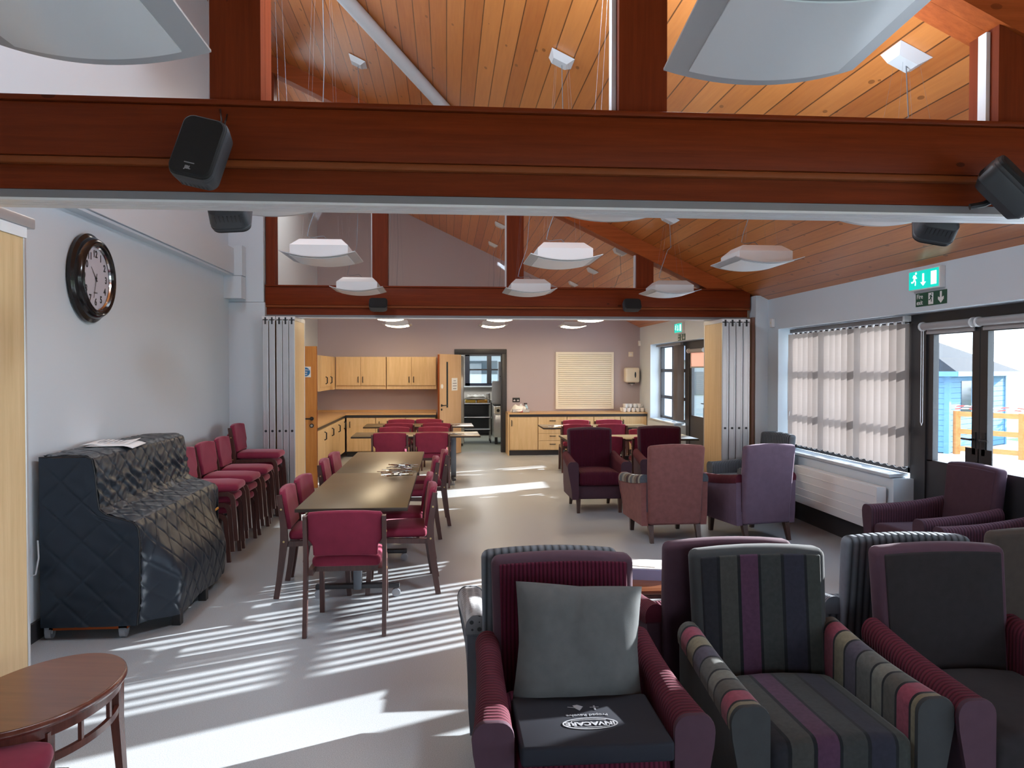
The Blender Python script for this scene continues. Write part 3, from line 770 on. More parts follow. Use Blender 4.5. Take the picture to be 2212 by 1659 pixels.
# local front is -y ; rotation +90deg turns the front to +x, -90deg to -x
PX, NX = R(90), R(-90)
for i, (y, w) in enumerate(((6.12, 'first'), (6.70, 'second'), (7.92, 'third'), (8.52, 'fourth'))):
    again(C0, 'raspberry dining chair on the piano side of the long table, %s from the near end' % w, (-.985 + .01 * (i % 2), y, 0), PX + R((2, -3, 2, -2)[i]), G_LONG)
for i, (x, y, w) in enumerate(((-.36, 6.13, 'first'), (-.40, 6.75, 'second'), (-.36, 8.02, 'third'), (-.27, 8.68, 'fourth'))):
    again(C0, 'raspberry dining chair on the armchair side of the long table, %s from the near end' % w, (x, y, 0), NX + R((2, -1, 2, 3)[i]), G_LONG)
GL, GR = 'raspberry chairs at the two cross tables by the kitchen door', 'raspberry chairs at the two cross tables by the serving shutter'
for x, y, r, lab in (
    (-.81, 11.42, 180, 'left-hand raspberry chair on the near side of the nearer cross table, kitchen-door side'),
    (-.215, 11.42, 180, 'right-hand raspberry chair on the near side of the nearer cross table, kitchen-door side'),
    (-.82, 12.05, 0, 'left-hand raspberry chair across the nearer cross table, facing us, kitchen-door side'),
    (-.21, 12.05, 0, 'right-hand raspberry chair across the nearer cross table, facing us, kitchen-door side'),
    (-.80, 13.38, 180, 'left-hand raspberry chair on the near side of the farther cross table by the kitchen door'),
    (-.17, 13.38, 180, 'right-hand raspberry chair on the near side of the farther cross table by the kitchen door'),
    (-.82, 13.93, 0, 'left-hand raspberry chair across the farther cross table, facing us, before the wall cupboards'),
    (-.36, 13.98, -8, 'right-hand raspberry chair across the farther cross table, facing us, before the open kitchen door')):
    again(C0, lab, (x, y, 0), R(r), GL)
for x, y, r, lab in (
    (2.30, 13.50, 0, 'left-hand raspberry chair across the farther table, below the serving shutter, facing us'),
    (2.90, 13.52, 0, 'right-hand raspberry chair across the farther table, below the serving shutter, facing us'),
    (2.14, 12.92, 180, 'left-hand raspberry chair on the near side of the farther table below the serving shutter'),
    (2.72, 12.92, 180, 'right-hand raspberry chair on the near side of the farther table below the serving shutter'),
    (2.98, 11.32, 0, 'raspberry chair across the nearer table below the shutter, facing us'),
    (2.13, 10.55, 180, 'raspberry chair at the nearer shutter table, half hidden by the wine armchair'),
    (2.75, 10.55, 180, 'raspberry chair at the nearer shutter table, seen between the wine and the brown armchairs')):
    again(C0, lab, (x, y, 0), R(r), GR)
# the stacks against the left wall, chairs facing +x
GS = 'stacked raspberry chairs beside the piano'
for si, (y, n, where) in enumerate(((7.22, 3, 'stack nearest the covered piano'), (7.78, 3, 'second stack from the piano'), (8.36, 3, 'third stack from the piano'), (8.96, 4, 'tallest stack, next to the folded partition'))):
    for k in range(n):
        pos = 'topmost' if k == n - 1 else ('bottom' if k == 0 else ('second' if k == 1 else 'third') + ' from the bottom')
        again(C0, 'raspberry chair, %s of the %s' % (pos, where), (-2.17 + .035 * k - .03 * (n - 3), y - .012 * k, .098 * k), PX + R((3, -1, 2, 1)[si]), GS)
# corner of a chair at the bottom left
again(C0, 'raspberry dining chair cut off at the bottom left corner, in front of the oval table', (-1.475, 2.41, 0), R(176), 'raspberry chair by the oval table')
# ------------------------------------------------------------------ folding tables
def make_table(label, loc, rot, L, group):
    t = thing('folding_table', label, 'table', loc, rot, group)
    MB().box(-L / 2, L / 2, -.385, .385, .708, .732, bev=.002).build('tabletop', M['tabtop'], t, 30)
    MB().box(-L / 2 - .004, L / 2 + .004, -.389, .389, .706, .729, bev=.002).build('edge_banding', M['tabedge'], t, 30)
    for s in (-1, 1):
        x = s * (L / 2 - .38)
        lg = MB().box(x - .04, x + .04, -.03, .03, .06, .69, bev=.006)
        lg.box(x - .03, x + .03, -.30, .30, .675, .705)
        lo = lg.build('leg', M['steelg'], t, 30)
        MB().box(x - .03, x + .03, -.31, .31, .065, .10, bev=.008).build('foot_bar', M['blackm'], lo, 30)
        for q in (-1, 1):
            c = MB().cyl((x - .012, q * .285, .031), (x + .012, q * .285, .031), .031, n=18)
            c.cyl((x - .030, q * .285, .031), (x - .020, q * .285, .031), .031, n=18)
            c.cyl((x, q * .285, .04), (x, q * .285, .07), .010, n=8)
            c.build('castor', M['castor'], lo)
    MB().box(-L / 2 + .40, L / 2 - .40, -.02, .02, .40, .46).build('stretcher', M['blackm'], t, 0)
    return t
GT = 'olive-brown folding tables'
T0 = make_table('olive-brown folding table, nearer half of the long table', (-.665, 6.42, 0), R(90), 1.86, GT)
again(T0, 'olive-brown folding table, farther half of the long table', (-.655, 8.285, 0), R(90), GT)
again(T0, 'folding table set crosswise, nearer of the two by the kitchen door', (-.45, 11.72, 0), R(1), GT)
again(T0, 'folding table set crosswise, farther of the two by the kitchen door', (-.48, 13.64, 0), R(1), GT)
again(T0, 'folding table behind the wine armchair, nearer of the two below the serving shutter', (2.58, 10.98, 0), 0, GT)
again(T0, 'folding table before the drawers, farther of the two below the serving shutter', (2.53, 13.18, 0), 0, GT)
# ------------------------------------------------------------------ cutlery heaps
def cut_proto(kind):
    b = MB()
    if kind == 'fork':
        b.ribbon([(-.10, 0), (-.04, 0), (.03, 0), (.05, 0)], [.016, .010, .007, .020], 'z', 0, .003)
        for q in (-.008, -.0027, .0027, .008): b.box(.048, .095, q - .0015, q + .0015, .0, .003)
    elif kind == 'knife':
        b.ribbon([(-.105, 0), (-.02, 0)], [.018, .014], 'z', 0, .005)
        b.ribbon([(-.02, 0), (.06, .001), (.11, .006)], [.017, .018, .004], 'z', .001, .0035)
    else:
        b.ribbon([(-.10, 0), (-.02, 0), (.04, 0)], [.015, .009, .007], 'z', 0, .003)
        b.loft([[(.065 + .032 * k * math.cos(q), .019 * k * math.sin(q), zz) for q in [2 * math.pi * j / 16 for j in range(16)]] for k, zz in ((.3, -.004), (.8, 0.0), (1.0, .004), (.9, .004), (.5, .0015))])
    return b
protos = {}
def heap(cx, cy, z, n, base, label, group, spread=.05):
    rnd = random.Random(int(cx * 100) + int(cy * 37))
    for i in range(n):
        k = ('fork', 'knife', 'spoon')[i % 3]
        loc = (cx + rnd.uniform(-spread, spread) * 1.5, cy + rnd.uniform(-spread, spread), z + .0035 * i)
        rot = (R(rnd.uniform(-25, 25)), R(rnd.uniform(-9, 9)), base + R(rnd.uniform(-28, 28)))
        lab = label % k
        if k not in protos:
            o = cut_proto(k).build(k, M['chrome'])
            protos[k] = o
        else:
            o = protos[k].copy(); COL.objects.link(o)
        o.location, o.rotation_euler = loc, rot
        tag(o, lab, k, group)
heap(-.455, 7.08, .740, 18, R(5), 'steel %s in the nearer cutlery heap on the long table', 'nearer cutlery heap on the long table')
heap(-.415, 7.66, .740, 10, R(-12), 'steel %s in the farther cutlery heap on the long table', 'farther cutlery heap on the long table')
heap(.16, 11.55, .736, 5, R(170), 'steel %s on the nearer cross table by the kitchen door', 'cutlery on the nearer cross table')
heap(.12, 13.45, .736, 5, R(170), 'steel %s on the farther cross table by the kitchen door', 'cutlery on the farther cross table')
heap(1.86, 13.02, .736, 5, R(10), 'steel %s on the farther table below the serving shutter', 'cutlery on the farther shutter table')
heap(1.87, 10.82, .736, 4, R(10), 'steel %s on the nearer table beside the wine armchair', 'cutlery on the nearer shutter table')
# ------------------------------------------------------------------ armchairs
def make_armchair(name, label, loc, rot, outer, inner_x, inner_y, group=None, plain_in=False, armtop=None, armside=None):
    t = thing(name, label, 'armchair', loc, rot, group)
    def wb(v, crown=.016):
        k = (v.z - .30) / .66
        v.y += .07 * max(0, k) - .012 * (1 - (v.x / .28) ** 2) * 0
        v.x *= .95 + .05 * k
        if v.z > .80: v.z += crown * (1 - (abs(v.x) / .27) ** 2) * ((v.z - .80) / .16)
        return v
    # upholstered back, outer shell and inner panel
    MB().box(-.285, .285, .20, .295, .17, .955, bev=.030, seg=3, sub=4, warp=wb).build('back_shell', M[outer], t, 60)
    MB().box(-.256, .256, .193, .225, .40, .932, bev=.007, seg=2, sub=4, warp=lambda v: wb(v, .012)).build('backrest', M[inner_x], t, 60)
    def wseat(v):
        if v.z > .43: v.z += .022 * (1 - (v.x / .26) ** 2)
        if v.y < -.3: v.y -= .012 * (1 - (v.x / .26) ** 2)
        return v
    MB().box(-.252, .252, -.385, .175, .325, .475, bev=.035, seg=3, sub=4, warp=wseat).build('seat_cushion', M[inner_x], t, 60)
    MB().box(-.262, .262, -.350, .22, .165, .325, bev=.012, sub=0).build('front_rail', M[outer], t, 60)
    for s in (-1, 1):
        def sec(y, part):
            k = (.27 - y) / .65                        # 0 back .. 1 front
            zt = .672 - .062 * k - .012 * math.sin(math.pi * k)
            fl = .028 * k * k                          # flare outward towards the front
            zb = .165 + .035 * (1 - k) * 0
            xi, xo = .255, .338
            pts = []
            xt = xo + .012 + fl * 1.2
            def arc(cx, cz, rx, rz, a0, a1, n=6):
                return [(cx + rx * math.cos(R(a0 + (a1 - a0) * i / n)), cz + rz * math.sin(R(a0 + (a1 - a0) * i / n))) for i in range(n + 1)]
            top = arc(xi + .046, zt - .050, .046, .050, 180, 90) + arc(xt - .044, zt - .056, .044, .056, 90, 0)
            if part == 'pad':
                out = [(xi, .30), (xi, .45)] + top + [(xt - .003, zt - .085), (xi + .03, zt - .085), (xi + .03, .30)]
            elif part == 'side':
                out = [(xi + .012, zb), (xo - .008, zb), (xo, zb + .12), (xt - .008, zt - .08), (xi + .02, zt - .08), (xi + .012, .35)]
            else:
                out = [(xi - .002, .30), (xi - .002, .45)] + [(x + (.002 if x > .3 else -.002), z + .002) for x, z in top] + [(xt - .002, zt - .10), (xo + .002, zb + .12), (xo - .008, zb), (xi, zb)]
            return [(s * x, y, z) for x, z in out]
        ys = [.27 - .65 * i / 9 for i in range(10)]
        sd = MB().loft([sec(y, 'side') for y in ys]).build('arm', M[armside or outer], t, 45)
        MB().loft([sec(y, 'pad') for y in ys]).build('arm_pad', M[armtop or inner_y], sd, 60)
        MB().loft([sec(-.38, 'front'), [(p[0], -.392, p[2]) for p in sec(-.38, 'front')], [(p[0] * .99 + s * .003, -.397, p[2] * .99 + .004) for p in sec(-.38, 'front')]]).build('arm_front', M[outer], sd, 40)
        MB().loft([[(s * .25 + dx * w, -.33 + dy * w + o, z) for dx, dy in ((-1, -1), (1, -1), (1, 1), (-1, 1))] for w, o, z in ((.026, 0, .17), (.018, -.012, 0))]).build('leg', M['leg'], t, 0)
        MB().loft([[(s * .24 + dx * w, .25 + dy * w + o, z) for dx, dy in ((-1, -1), (1, -1), (1, 1), (-1, 1))] for w, o, z in ((.026, 0, .17), (.017, .055, 0))]).build('leg', M['leg'], t, 0)
    return t
A = make_armchair
A('armchair', 'wine corded armchair facing us in front of the shutter tables', (1.80, 9.42, 0), R(0), 'plum', 'wine_x', 'wine_y')
A('armchair', 'dark wine armchair mostly hidden behind the brick-brown armchair', (2.74, 9.62, 0), R(-3), 'plum', 'wine_x', 'wine_y')
A('armchair', 'brick-brown armchair with grey striped arms, its back to us', (2.22, 7.75, 0), R(183), 'brown', 'stripe_x', 'stripe_y2')
A('armchair', 'purple velvet armchair with wine corded arms, its back to us', (3.10, 7.72, 0), R(192), 'purple', 'wine_x', 'wine_y')
A('armchair', 'grey-blue corded armchair in the corner between radiator and partition', (3.55, 8.72, 0), R(-78), 'grey_x', 'grey_x', 'grey_y', armside='grey_y')
A('armchair', 'plum armchair in front of the glazed doors, turned to the left', (3.79, 5.70, 0), R(-87), 'plum', 'plum', 'plum_y')
A('armchair', 'plum armchair cut off by the right edge, next to the glazed doors', (3.79, 4.78, 0), R(-88), 'plum', 'plum', 'plum_y')
A('armchair', 'taupe chenille armchair whose back shows at the right edge', (2.78, 3.68, 0), R(178), 'taupe', 'stripe_x', 'stripe_y')
A('armchair', 'grey-blue corded armchair facing away, behind the right foreground armchair', (2.06, 3.63, 0), R(178), 'grey_x', 'grey_x', 'grey_y')
A('armchair', 'dark plum armchair in the right foreground, seat out of frame', (2.06, 2.80, 0), R(0), 'plum', 'graphite', 'wine_y')
A('armchair', 'grey armchair with wide plum and charcoal stripes in the foreground', (1.29, 2.82, 0), R(1), 'greyv', 'stripe_x', 'stripe_y')
A('armchair', 'purple-plum armchair facing away, behind the striped foreground armchair', (1.21, 3.60, 0), R(181), 'plum', 'wine_x', 'wine_y')
A('armchair', 'wine corded armchair in the foreground holding a charcoal cushion', (.46, 2.77, 0), R(0), 'plum', 'wine_x', 'wine_y')
A('armchair', 'grey ribbed armchair with dotted arms facing away, behind the cushion armchair', (.43, 3.50, 0), R(179), 'grey_x', 'grey_x', 'dots', armside='grey_y')
# scatter cushion
def sm01(x): x = max(0, min(1, x)); return x * x * (3 - 2 * x)
def pil(u, v, s):
    x, y = u * 2 - 1, v * 2 - 1
    e = (1 - x ** 4) * (1 - y ** 4)
    px = .225 * x * (1 - .03 * (1 - abs(y)) ** 1.5) ; pz = .215 * y * (1 - .04 * (1 - abs(x)) ** 1.5)
    th = .075 * max(0, e) ** .6 + .004
    wr = .004 * math.sin(9 * x + 5 * y) * e - .016 * math.exp(-((x + .05 - .12 * (y - .9)) / .05) ** 2) * sm01((y - .1) / .7) * e + .006 * math.sin(4 * x + 6 * y * x) * e
    return (px + .012 * y * y * x, s * (th + wr), pz)
t = thing('scatter_cushion', 'charcoal square cushion leaning in the foreground wine armchair', 'cushion', (.475, 2.775, .700), (R(-17), R(4), R(1)))
mb = MB()
for s in (-1, 1): mb.add(grid(lambda u, v: pil(u, v, s), 28, 28))
bmesh.ops.remove_doubles(mb.bm, verts=mb.bm.verts, dist=.0005)
bmesh.ops.recalc_face_normals(mb.bm, faces=mb.bm.faces)
mb.build('cushion_cover', M['cushion'], t, 80)
# pressure-relief pad on the seat, with its printing
t = thing('seat_pad', 'navy vinyl seat pad with silver printing in the cushion armchair', 'seat pad', (.46, 2.515, .494))
MB().box(-.238, .238, -.20, .17, 0, .062, bev=.012, seg=3).build('pad_cover', M['pad'], t, 50)
P = at(0, -.055, .0635) @ Euler((0, 0, math.pi)).to_matrix().to_4x4()
tx = MB()
tx.text('INVACARE', .034, P @ at(0, 0, 0), bold=.0012)
tx.text('Propad Revolve', .022, P @ at(0, -.062, 0))
rg = [(.088 * math.cos(q), .038 * math.sin(q)) for q in [2 * math.pi * j / 48 for j in range(49)]]
tx.ribbon(rg, .005, 'z', 0, .0008, P)
tx.ribbon([(-.060 + .0, .012), (-.058, .020), (-.03, .026), (.02, .027), (.055, .020)], .003, 'z', 0, .0008, P)
tx.ribbon([(.060, -.012), (.058, -.020), (.03, -.026), (-.02, -.027), (-.055, -.020)], .003, 'z', 0, .0008, P)
tx.prism([(-.018, -.125), (-.002, -.095), (.010, -.112), (.016, -.135), (.0, -.140)], 'z', 0, .0008, m=P @ at(.02, 0, 0))
tx.ribbon([(-.035, -.098), (-.036, -.13)], .006, 'z', 0, .0008, P)
tx.ribbon([(-.05, -.118), (-.02, -.118)], .003, 'z', 0, .0008, P)
tx.ribbon([(.03, -.118), (.055, -.125)], .003, 'z', 0, .0008, P)
tx.build('printing', M['print'], t, 0)
tx = MB().text('VIBRATION', .016, at(.10, -.2005, .035) @ FYN @ Euler((0, 0, math.pi)).to_matrix().to_4x4()) if False else None
# low table between the armchairs with a folder on it
t = thing('coffee_table', 'low pale wood table glimpsed between the armchair backs', 'coffee table', (1.30, 4.78, 0))
MB().box(-.42, .42, -.32, .32, .375, .40, bev=.004).build('tabletop', M['walnut'], t, 30)
MB().box(-.42, .42, -.32, .32, .352, .374).build('apron', M['leg'], t, 0)
for a in (-1, 1):
    for b_ in (-1, 1): MB().box(a * .38 - .02, a * .38 + .02, b_ * .28 - .02, b_ * .28 + .02, 0, .352).build('leg', M['leg'], t, 0)
t = thing('document_box', 'periwinkle blue open box of leaflets on the low table', 'box', (1.27, 4.80, .40), R(-14))
MB().box(-.17, .17, -.12, .12, 0, .065).build('tray', M['lilacfolder'], t, 0)
MB().box(-.165, .165, -.115, .115, .066, .072).build('top_sheet', M['paper'], t, 0)
MB().prism([(-.14, -.06), (.04, -.09), (.12, .03), (-.05, .09)], 'z', .073, .076).build('leaflet', M['cream'], t, 0)
# ------------------------------------------------------------------ oval side table, bottom left
t = thing('oval_side_table', 'oval walnut side table with a polished mahogany rim, bottom left', 'side table', (-1.455, 2.91, 0), R(-8))
def ov(a, b_, z, n=64): return [(a * math.cos(2 * math.pi * j / n), b_ * math.sin(2 * math.pi * j / n), z) for j in range(n)]
MB().loft([ov(.222, .346, .520), ov(.240, .364, .524), ov(.244, .368, .533), ov(.240, .364, .545), ov(.236, .360, .5475)]).build('rim', M['mahog'], t, 40)
MB().loft([ov(.234, .358, .53), ov(.234, .358, .550)]).build('tabletop', M['walnut'], t, 40)
def ringband(a, b_, z0, z1, th=.016):
    m = MB(); tb = bmesh.new(); n = 64
    rows = [[tb.verts.new(p) for p in ov(A_, B_, z, n)] for A_, B_, z in ((a, b_, z0), (a, b_, z1), (a - th, b_ - th, z1), (a - th, b_ - th, z0))]
    for i in range(4):
        for j in range(n): tb.faces.new((rows[i][j], rows[i][(j + 1) % n], rows[(i + 1) % 4][(j + 1) % n], rows[(i + 1) % 4][j]))
    bmesh.ops.recalc_face_normals(tb, faces=tb.faces)
    return m.add(tb)
ringband(.222, .346, .485, .522).build('apron', M['mahog'], t, 40)
ringband(.215, .335, .390, .415).build('ring_stretcher', M['mahog'], t, 40)
for j in range(12):
    q = 2 * math.pi * (j + .5) / 12
    x, y = .206 * math.cos(q), .328 * math.sin(q)
    MB().box(x - .007, x + .007, y - .007, y + .007, .412, .488).build('baluster', M['mahog'], t, 0)
for q in (40, 140, 220, 320):
    q = R(q)
    x, y = .205 * math.cos(q), .325 * math.sin(q)
    MB().loft([[(x * k + dx * w, y * k + dy * w, z) for dx, dy in ((-1, -1), (1, -1), (1, 1), (-1, 1))] for w, k, z in ((.019, 1, .50), (.018, 1.0, .36), (.012, 1.10, 0))]).build('leg', M['mahog'], t, 0)
# ------------------------------------------------------------------ covered upright piano
prof = [(-2.53, 1.150), (-2.40, 1.158), (-2.25, 1.156), (-2.212, 1.135), (-2.196, 1.04), (-2.184, .90), (-2.172, .82), (-2.13, .785), (-2.02, .752), (-1.965, .735), (-1.940, .70), (-1.930, .62), (-1.930, .40), (-1.935, .22), (-1.95, .085)]
acc = [0.0]
for p, q in zip(prof, prof[1:]): acc.append(acc[-1] + math.hypot(q[0] - p[0], q[1] - p[1]))
SL = acc[-1]
def pf(s):
    for i in range(len(acc) - 1):
        if s <= acc[i + 1] + 1e-9:
            k = (s - acc[i]) / (acc[i + 1] - acc[i]); a, b = prof[i], prof[i + 1]
            d = Vector((b[0] - a[0], b[1] - a[1])).normalized()
            return Vector((a[0] + (b[0] - a[0]) * k, a[1] + (b[1] - a[1]) * k)), Vector((-d.y, d.x))
    return Vector(prof[-1]), Vector((1, 0))
def sm(x): x = max(0, min(1, x)); return x * x * (3 - 2 * x)
def puff(s, y, amp=.014, cell=.155):
    a, b = (s + y) / cell, (s - y) / cell
    da, db = abs(a - round(a)) * 2, abs(b - round(b)) * 2
    return amp * (1 - math.exp(-min(da, db) / .055)) + .0012 * math.sin(37 * s + 3 * math.sin(13 * y)) + .0010 * math.sin(61 * y + 19 * s)
PY0, PY1 = 5.06, 6.74
def sheet(u, v):
    s, y = u * SL, PY0 + (PY1 - PY0) * v
    p, nn = pf(s)
    h = puff(s, y, .010, .19)
    # rucked cloth over the fall board
    ruck = math.exp(-((p.y - .93) / .13) ** 2) * (1 if p.x > -2.22 else 0)
    h += ruck * (.005 * math.sin(44 * y + 3 * math.sin(31 * s)) + .006 * math.sin(75 * s + 4 * math.sin(14 * y)))
    x = p.x + nn.x * h * 1.0
    z = p.y + nn.y * h
    low = sm((.72 - p.y) / .42)
    x += .175 * low * sm((y - PY0) / .24) * sm((PY1 - y) / .45) * (1 if p.x > -2.0 else 0)
    x -= .05 * sm((y - PY1 + .25) / .25) * low
    if u > .995: z += .012 * math.sin(9 * y)
    return (x, y, z)
t = thing('covered_piano', 'upright piano under a black quilted cover against the left wall', 'piano')
cv = MB(); cv.add(grid(sheet, 190, 190))
cover = cv.build('quilted_cover', M['quilt'], t, 70)
def xf(z):
    best = -2.53
    for (x0, z0), (x1, z1) in zip(prof[2:], prof[3:]):
        if min(z0, z1) - 1e-6 <= z <= max(z0, z1) + 1e-6:
            k = 0 if abs(z1 - z0) < 1e-9 else (z - z0) / (z1 - z0)
            best = max(best, x0 + (x1 - x0) * k)
    return best
for yy, sg in ((PY0, -1), (PY1, 1)):
    def side(u, v):
        z = .085 + (1.148 - .085) * v
        x = -2.53 + (xf(z) - .004 + 2.53) * u
        h = puff(x + .4, z, .010, .25) * min(1, 6 * min(u, 1 - u)) * min(1, 8 * (1 - v) + .02)
        return (x, yy + sg * (h + .004), z)
    m = MB(); m.add(grid(side, 70, 120))
    m.build('cover_end', M['quilt'], cover, 70)
    MB().tube([(p[0], yy, p[1]) for p in prof], .006, 6).build('piping', M['piping'], cover)
MB().prism([(6.13, .615), (6.20, .618), (6.195, .632), (6.135, .630)], 'x', -1.775, -1.768).build('cloth_tab', M['orange_tab'], cover, 0, label='small orange cloth tab')
MB().box(-2.50, -2.02, PY0 + .03, PY0 + .10, .055, .125, bev=.004).build('base_board', M['rafter'], t, 0)
for x in (-2.50, -2.05):
    c = MB().cyl((x - .018, PY0 + .05, .034), (x + .018, PY0 + .05, .034), .034, n=20).box(x - .026, x + .026, PY0 + .03, PY0 + .07, .036, .075)
    c.build('castor', M['castor'], t, 30)
for y in (5.33, 5.88):
    MB().box(-1.82, -1.765, y - .03, y + .03, 0, .15, bev=.003).build('leg', M['black'], t, 0)
t = thing('sheet_music', 'white paper sheets lying on top of the covered piano', 'paper', (-2.40, 5.80, 1.176), R(8))
def shp(u, v): return (-.15 + .30 * u, -.20 + .40 * v, .006 * math.sin(7 * u) + .01 * (u * v) ** 2)
m = MB(); m.add(grid(shp, 10, 10)); m.add(grid(lambda u, v: (-.10 + .30 * u, -.26 + .40 * v, -.002 - .02 * max(0, u - .85) * 6), 10, 6))
o = m.build('page', M['paper'], t, 60)
mod = o.modifiers.new('thick', 'SOLIDIFY'); mod.thickness = .002
m = MB()
for i in range(5): m.box(-.06 + .035 * i, -.05 + .035 * i, -.12, .10 - .03 * (i % 2), .0125, .0135)
m.build('printed_lines', M['ink'], t, 0)
t = thing('wall_socket', 'black double socket low on the wall beside the covered piano', 'socket', (XL + .002, 4.93, .42))
MB().box(0, .012, -.075, .075, -.045, .045, bev=.003).build('face_plate', M['black'], t)
MB().tube([(.012, .03, .01), (.06, .05, .02), (.07, .07, .12), (.05, .10, .22)], .005, 8).build('flex', M['lampf'], t)
# ------------------------------------------------------------------ wall clock
t = thing('wall_clock', 'large round wall clock with a black gloss rim on the left wall', 'clock', (XL, 5.84, 2.355))
LZ = Matrix(((0, 0, 1, 0), (1, 0, 0, 0), (0, 1, 0, 0), (0, 0, 0, 1)))
MB().lathe([(.0, .0), (.300, .0), (.318, .012), (.318, .035), (.300, .046), (.292, .050), (.290, .070), (.272, .096), (.262, .100), (.254, .092), (.246, .098), (.236, .094), (.228, .072), (.222, .060)], 72, LZ).build('clock_case', M['clockrim'], t, 35)
MB().lathe([(0, .062), (.224, .062)], 64, LZ).build('dial', M['clockface'], t, 0)
MB().lathe([(.222, .064), (.232, .074), (.228, .078), (.220, .068)], 64, LZ).build('bezel', M['chrome'], t)
for h in range(1, 13):
    nm = MB()
    q = math.pi / 2 - 2 * math.pi * h / 12
    nm.text(str(h), .070, at(.0632, .172 * math.cos(q), .172 * math.sin(q)) @ FXP, bold=.0022)
    nm.build('numeral', M['black'], t, 0)
hd = MB()
def hand(ang, L, w, tail, x):
    d = Vector((math.sin(ang), math.cos(ang))); nn = Vector((d.y, -d.x))
    p = [d * -tail + nn * w, d * L + nn * w * .4, d * L - nn * w * .4, d * -tail - nn * w]
    hd.prism([(a.x, a.y) for a in p], 'x', x, x + .0015)
hand(R(316), .105, .0042, .03, .066)
hand(R(197), .150, .0036, .035, .069)
hd.cyl((.064, 0, 0), (.073, 0, 0), .007)
hd.build('hands', M['black'], t, 0)
MB().text('QUARTZ', .016, at(.0632, 0, -.105) @ FXP).build('dial_print', M['ink'], t, 0)
# ------------------------------------------------------------------ pendant lamps
def plate_z(x): return -.042 * (1 - (x / .265) ** 2)
def make_lamp(label, X, Y, lit, rot, group):
    Z = 2.54
    t = thing('pendant_lamp', label, 'pendant lamp', (X, Y, Z), rot, group)
    def curved(hx, hy, off, th):
        xs = [-hx + 2 * hx * i / 16 for i in range(17)]
        return [[(x, y, plate_z(x) + off + dz) for y, dz in ((-hy, 0), (hy, 0), (hy, th), (-hy, th))] for x in xs]
    MB().loft(curved(.265, .275, 0, .006)).build('lamp_frame', M['lampf'], t, 30)
    MB().loft(curved(.205, .225, -.005, .004)).build('diffuser', M['lit' if lit else 'diff'], t, 30)
    def loop(hx, hy, zf):
        n = 8; P = []
        for i in range(n): P.append((-hx + 2 * hx * i / n, -hy))
        for i in range(2): P.append((hx, -hy + 2 * hy * i / 2))
        for i in range(n): P.append((hx - 2 * hx * i / n, hy))
        for i in range(2): P.append((-hx, hy - 2 * hy * i / 2))
        return [(x, y, zf(x)) for x, y in P]
    MB().loft([loop(.205, .200, lambda x: plate_z(x) + .004), loop(.205, .200, lambda x: .056), loop(.152, .125, lambda x: .108), loop(.147, .120, lambda x: .110)]).build('housing', M['lampw'], t, 30)
    H = zc(X) - Z
    ca = math.atan(.475)
    TM = at(0, 0, H) @ Euler((-0.0, ca, 0)).to_matrix().to_4x4()
    if rot: TM = Euler((0, 0, -rot)).to_matrix().to_4x4() @ TM
    MB().loft([[(dx * a, dy * b, z) for dx, dy in ((-1, -1), (1, -1), (1, 1), (-1, 1))] for a, b, z in ((.095, .095, -.002), (.055, .055, -.048))], m=TM).build('ceiling_rose', M['lampw'], t, 0)
    w = MB()
    for sx in (-1, 1):
        for sy in (-1, 1): w.tube([(sx * .045, sy * .045, H - .05), (sx * .13, sy * .11, .108)], .0005, 4)
    w.build('suspension_wire', M['steelg'], t)
    c = MB()
    c.tube([(0, 0, H - .05), (.015, .0, H * .6), (-.02, .0, .45), (-.10, .0, .22), (-.115, .0, .15), (-.09, .0, .14), (.0, .02, .155), (.05, .02, .108)], .003, 6)
    c.build('flex', M['steelg'], t)
    return t
XS = (-.91, .87, 2.39)
CN = ('left', 'middle', 'right')
GU, GLIT = 'unlit square pendant lamps', 'lit square pendant lamps of the far bay'
make_lamp('unlit square pendant lamp at top left, in front of the near truss', -.885, 1.86, False, R(0), GU)
make_lamp('unlit square pendant lamp at top right, in front of the near truss', .848, 1.86, False, R(-5), GU)
rr = random.Random(3)
for ci, X in enumerate(XS):
    proto = None
    for Y, nm in ((3.9, 'nearest'), (5.87, 'centre'), (8.22, 'farthest')):
        lab = 'unlit square pendant lamp of the middle bay, %s column, %s row' % (CN[ci], nm)
        rot = R(rr.uniform(-4, 4))
        if proto is None: proto = make_lamp(lab, X, Y, False, 0, GU)
        else: again(proto, lab, (X, Y, 2.535), 0, GU)
    proto = None
    for Y, nm in ((10.62, 'nearest'), (12.65, 'centre'), (14.6, 'farthest')):
        lab = 'lit square pendant lamp of the far bay, %s column, %s row' % (CN[ci], nm)
        if proto is None: proto = make_lamp(lab, X, Y, True, 0, GLIT)
        else: again(proto, lab, (X, Y, 2.535), 0, GLIT)
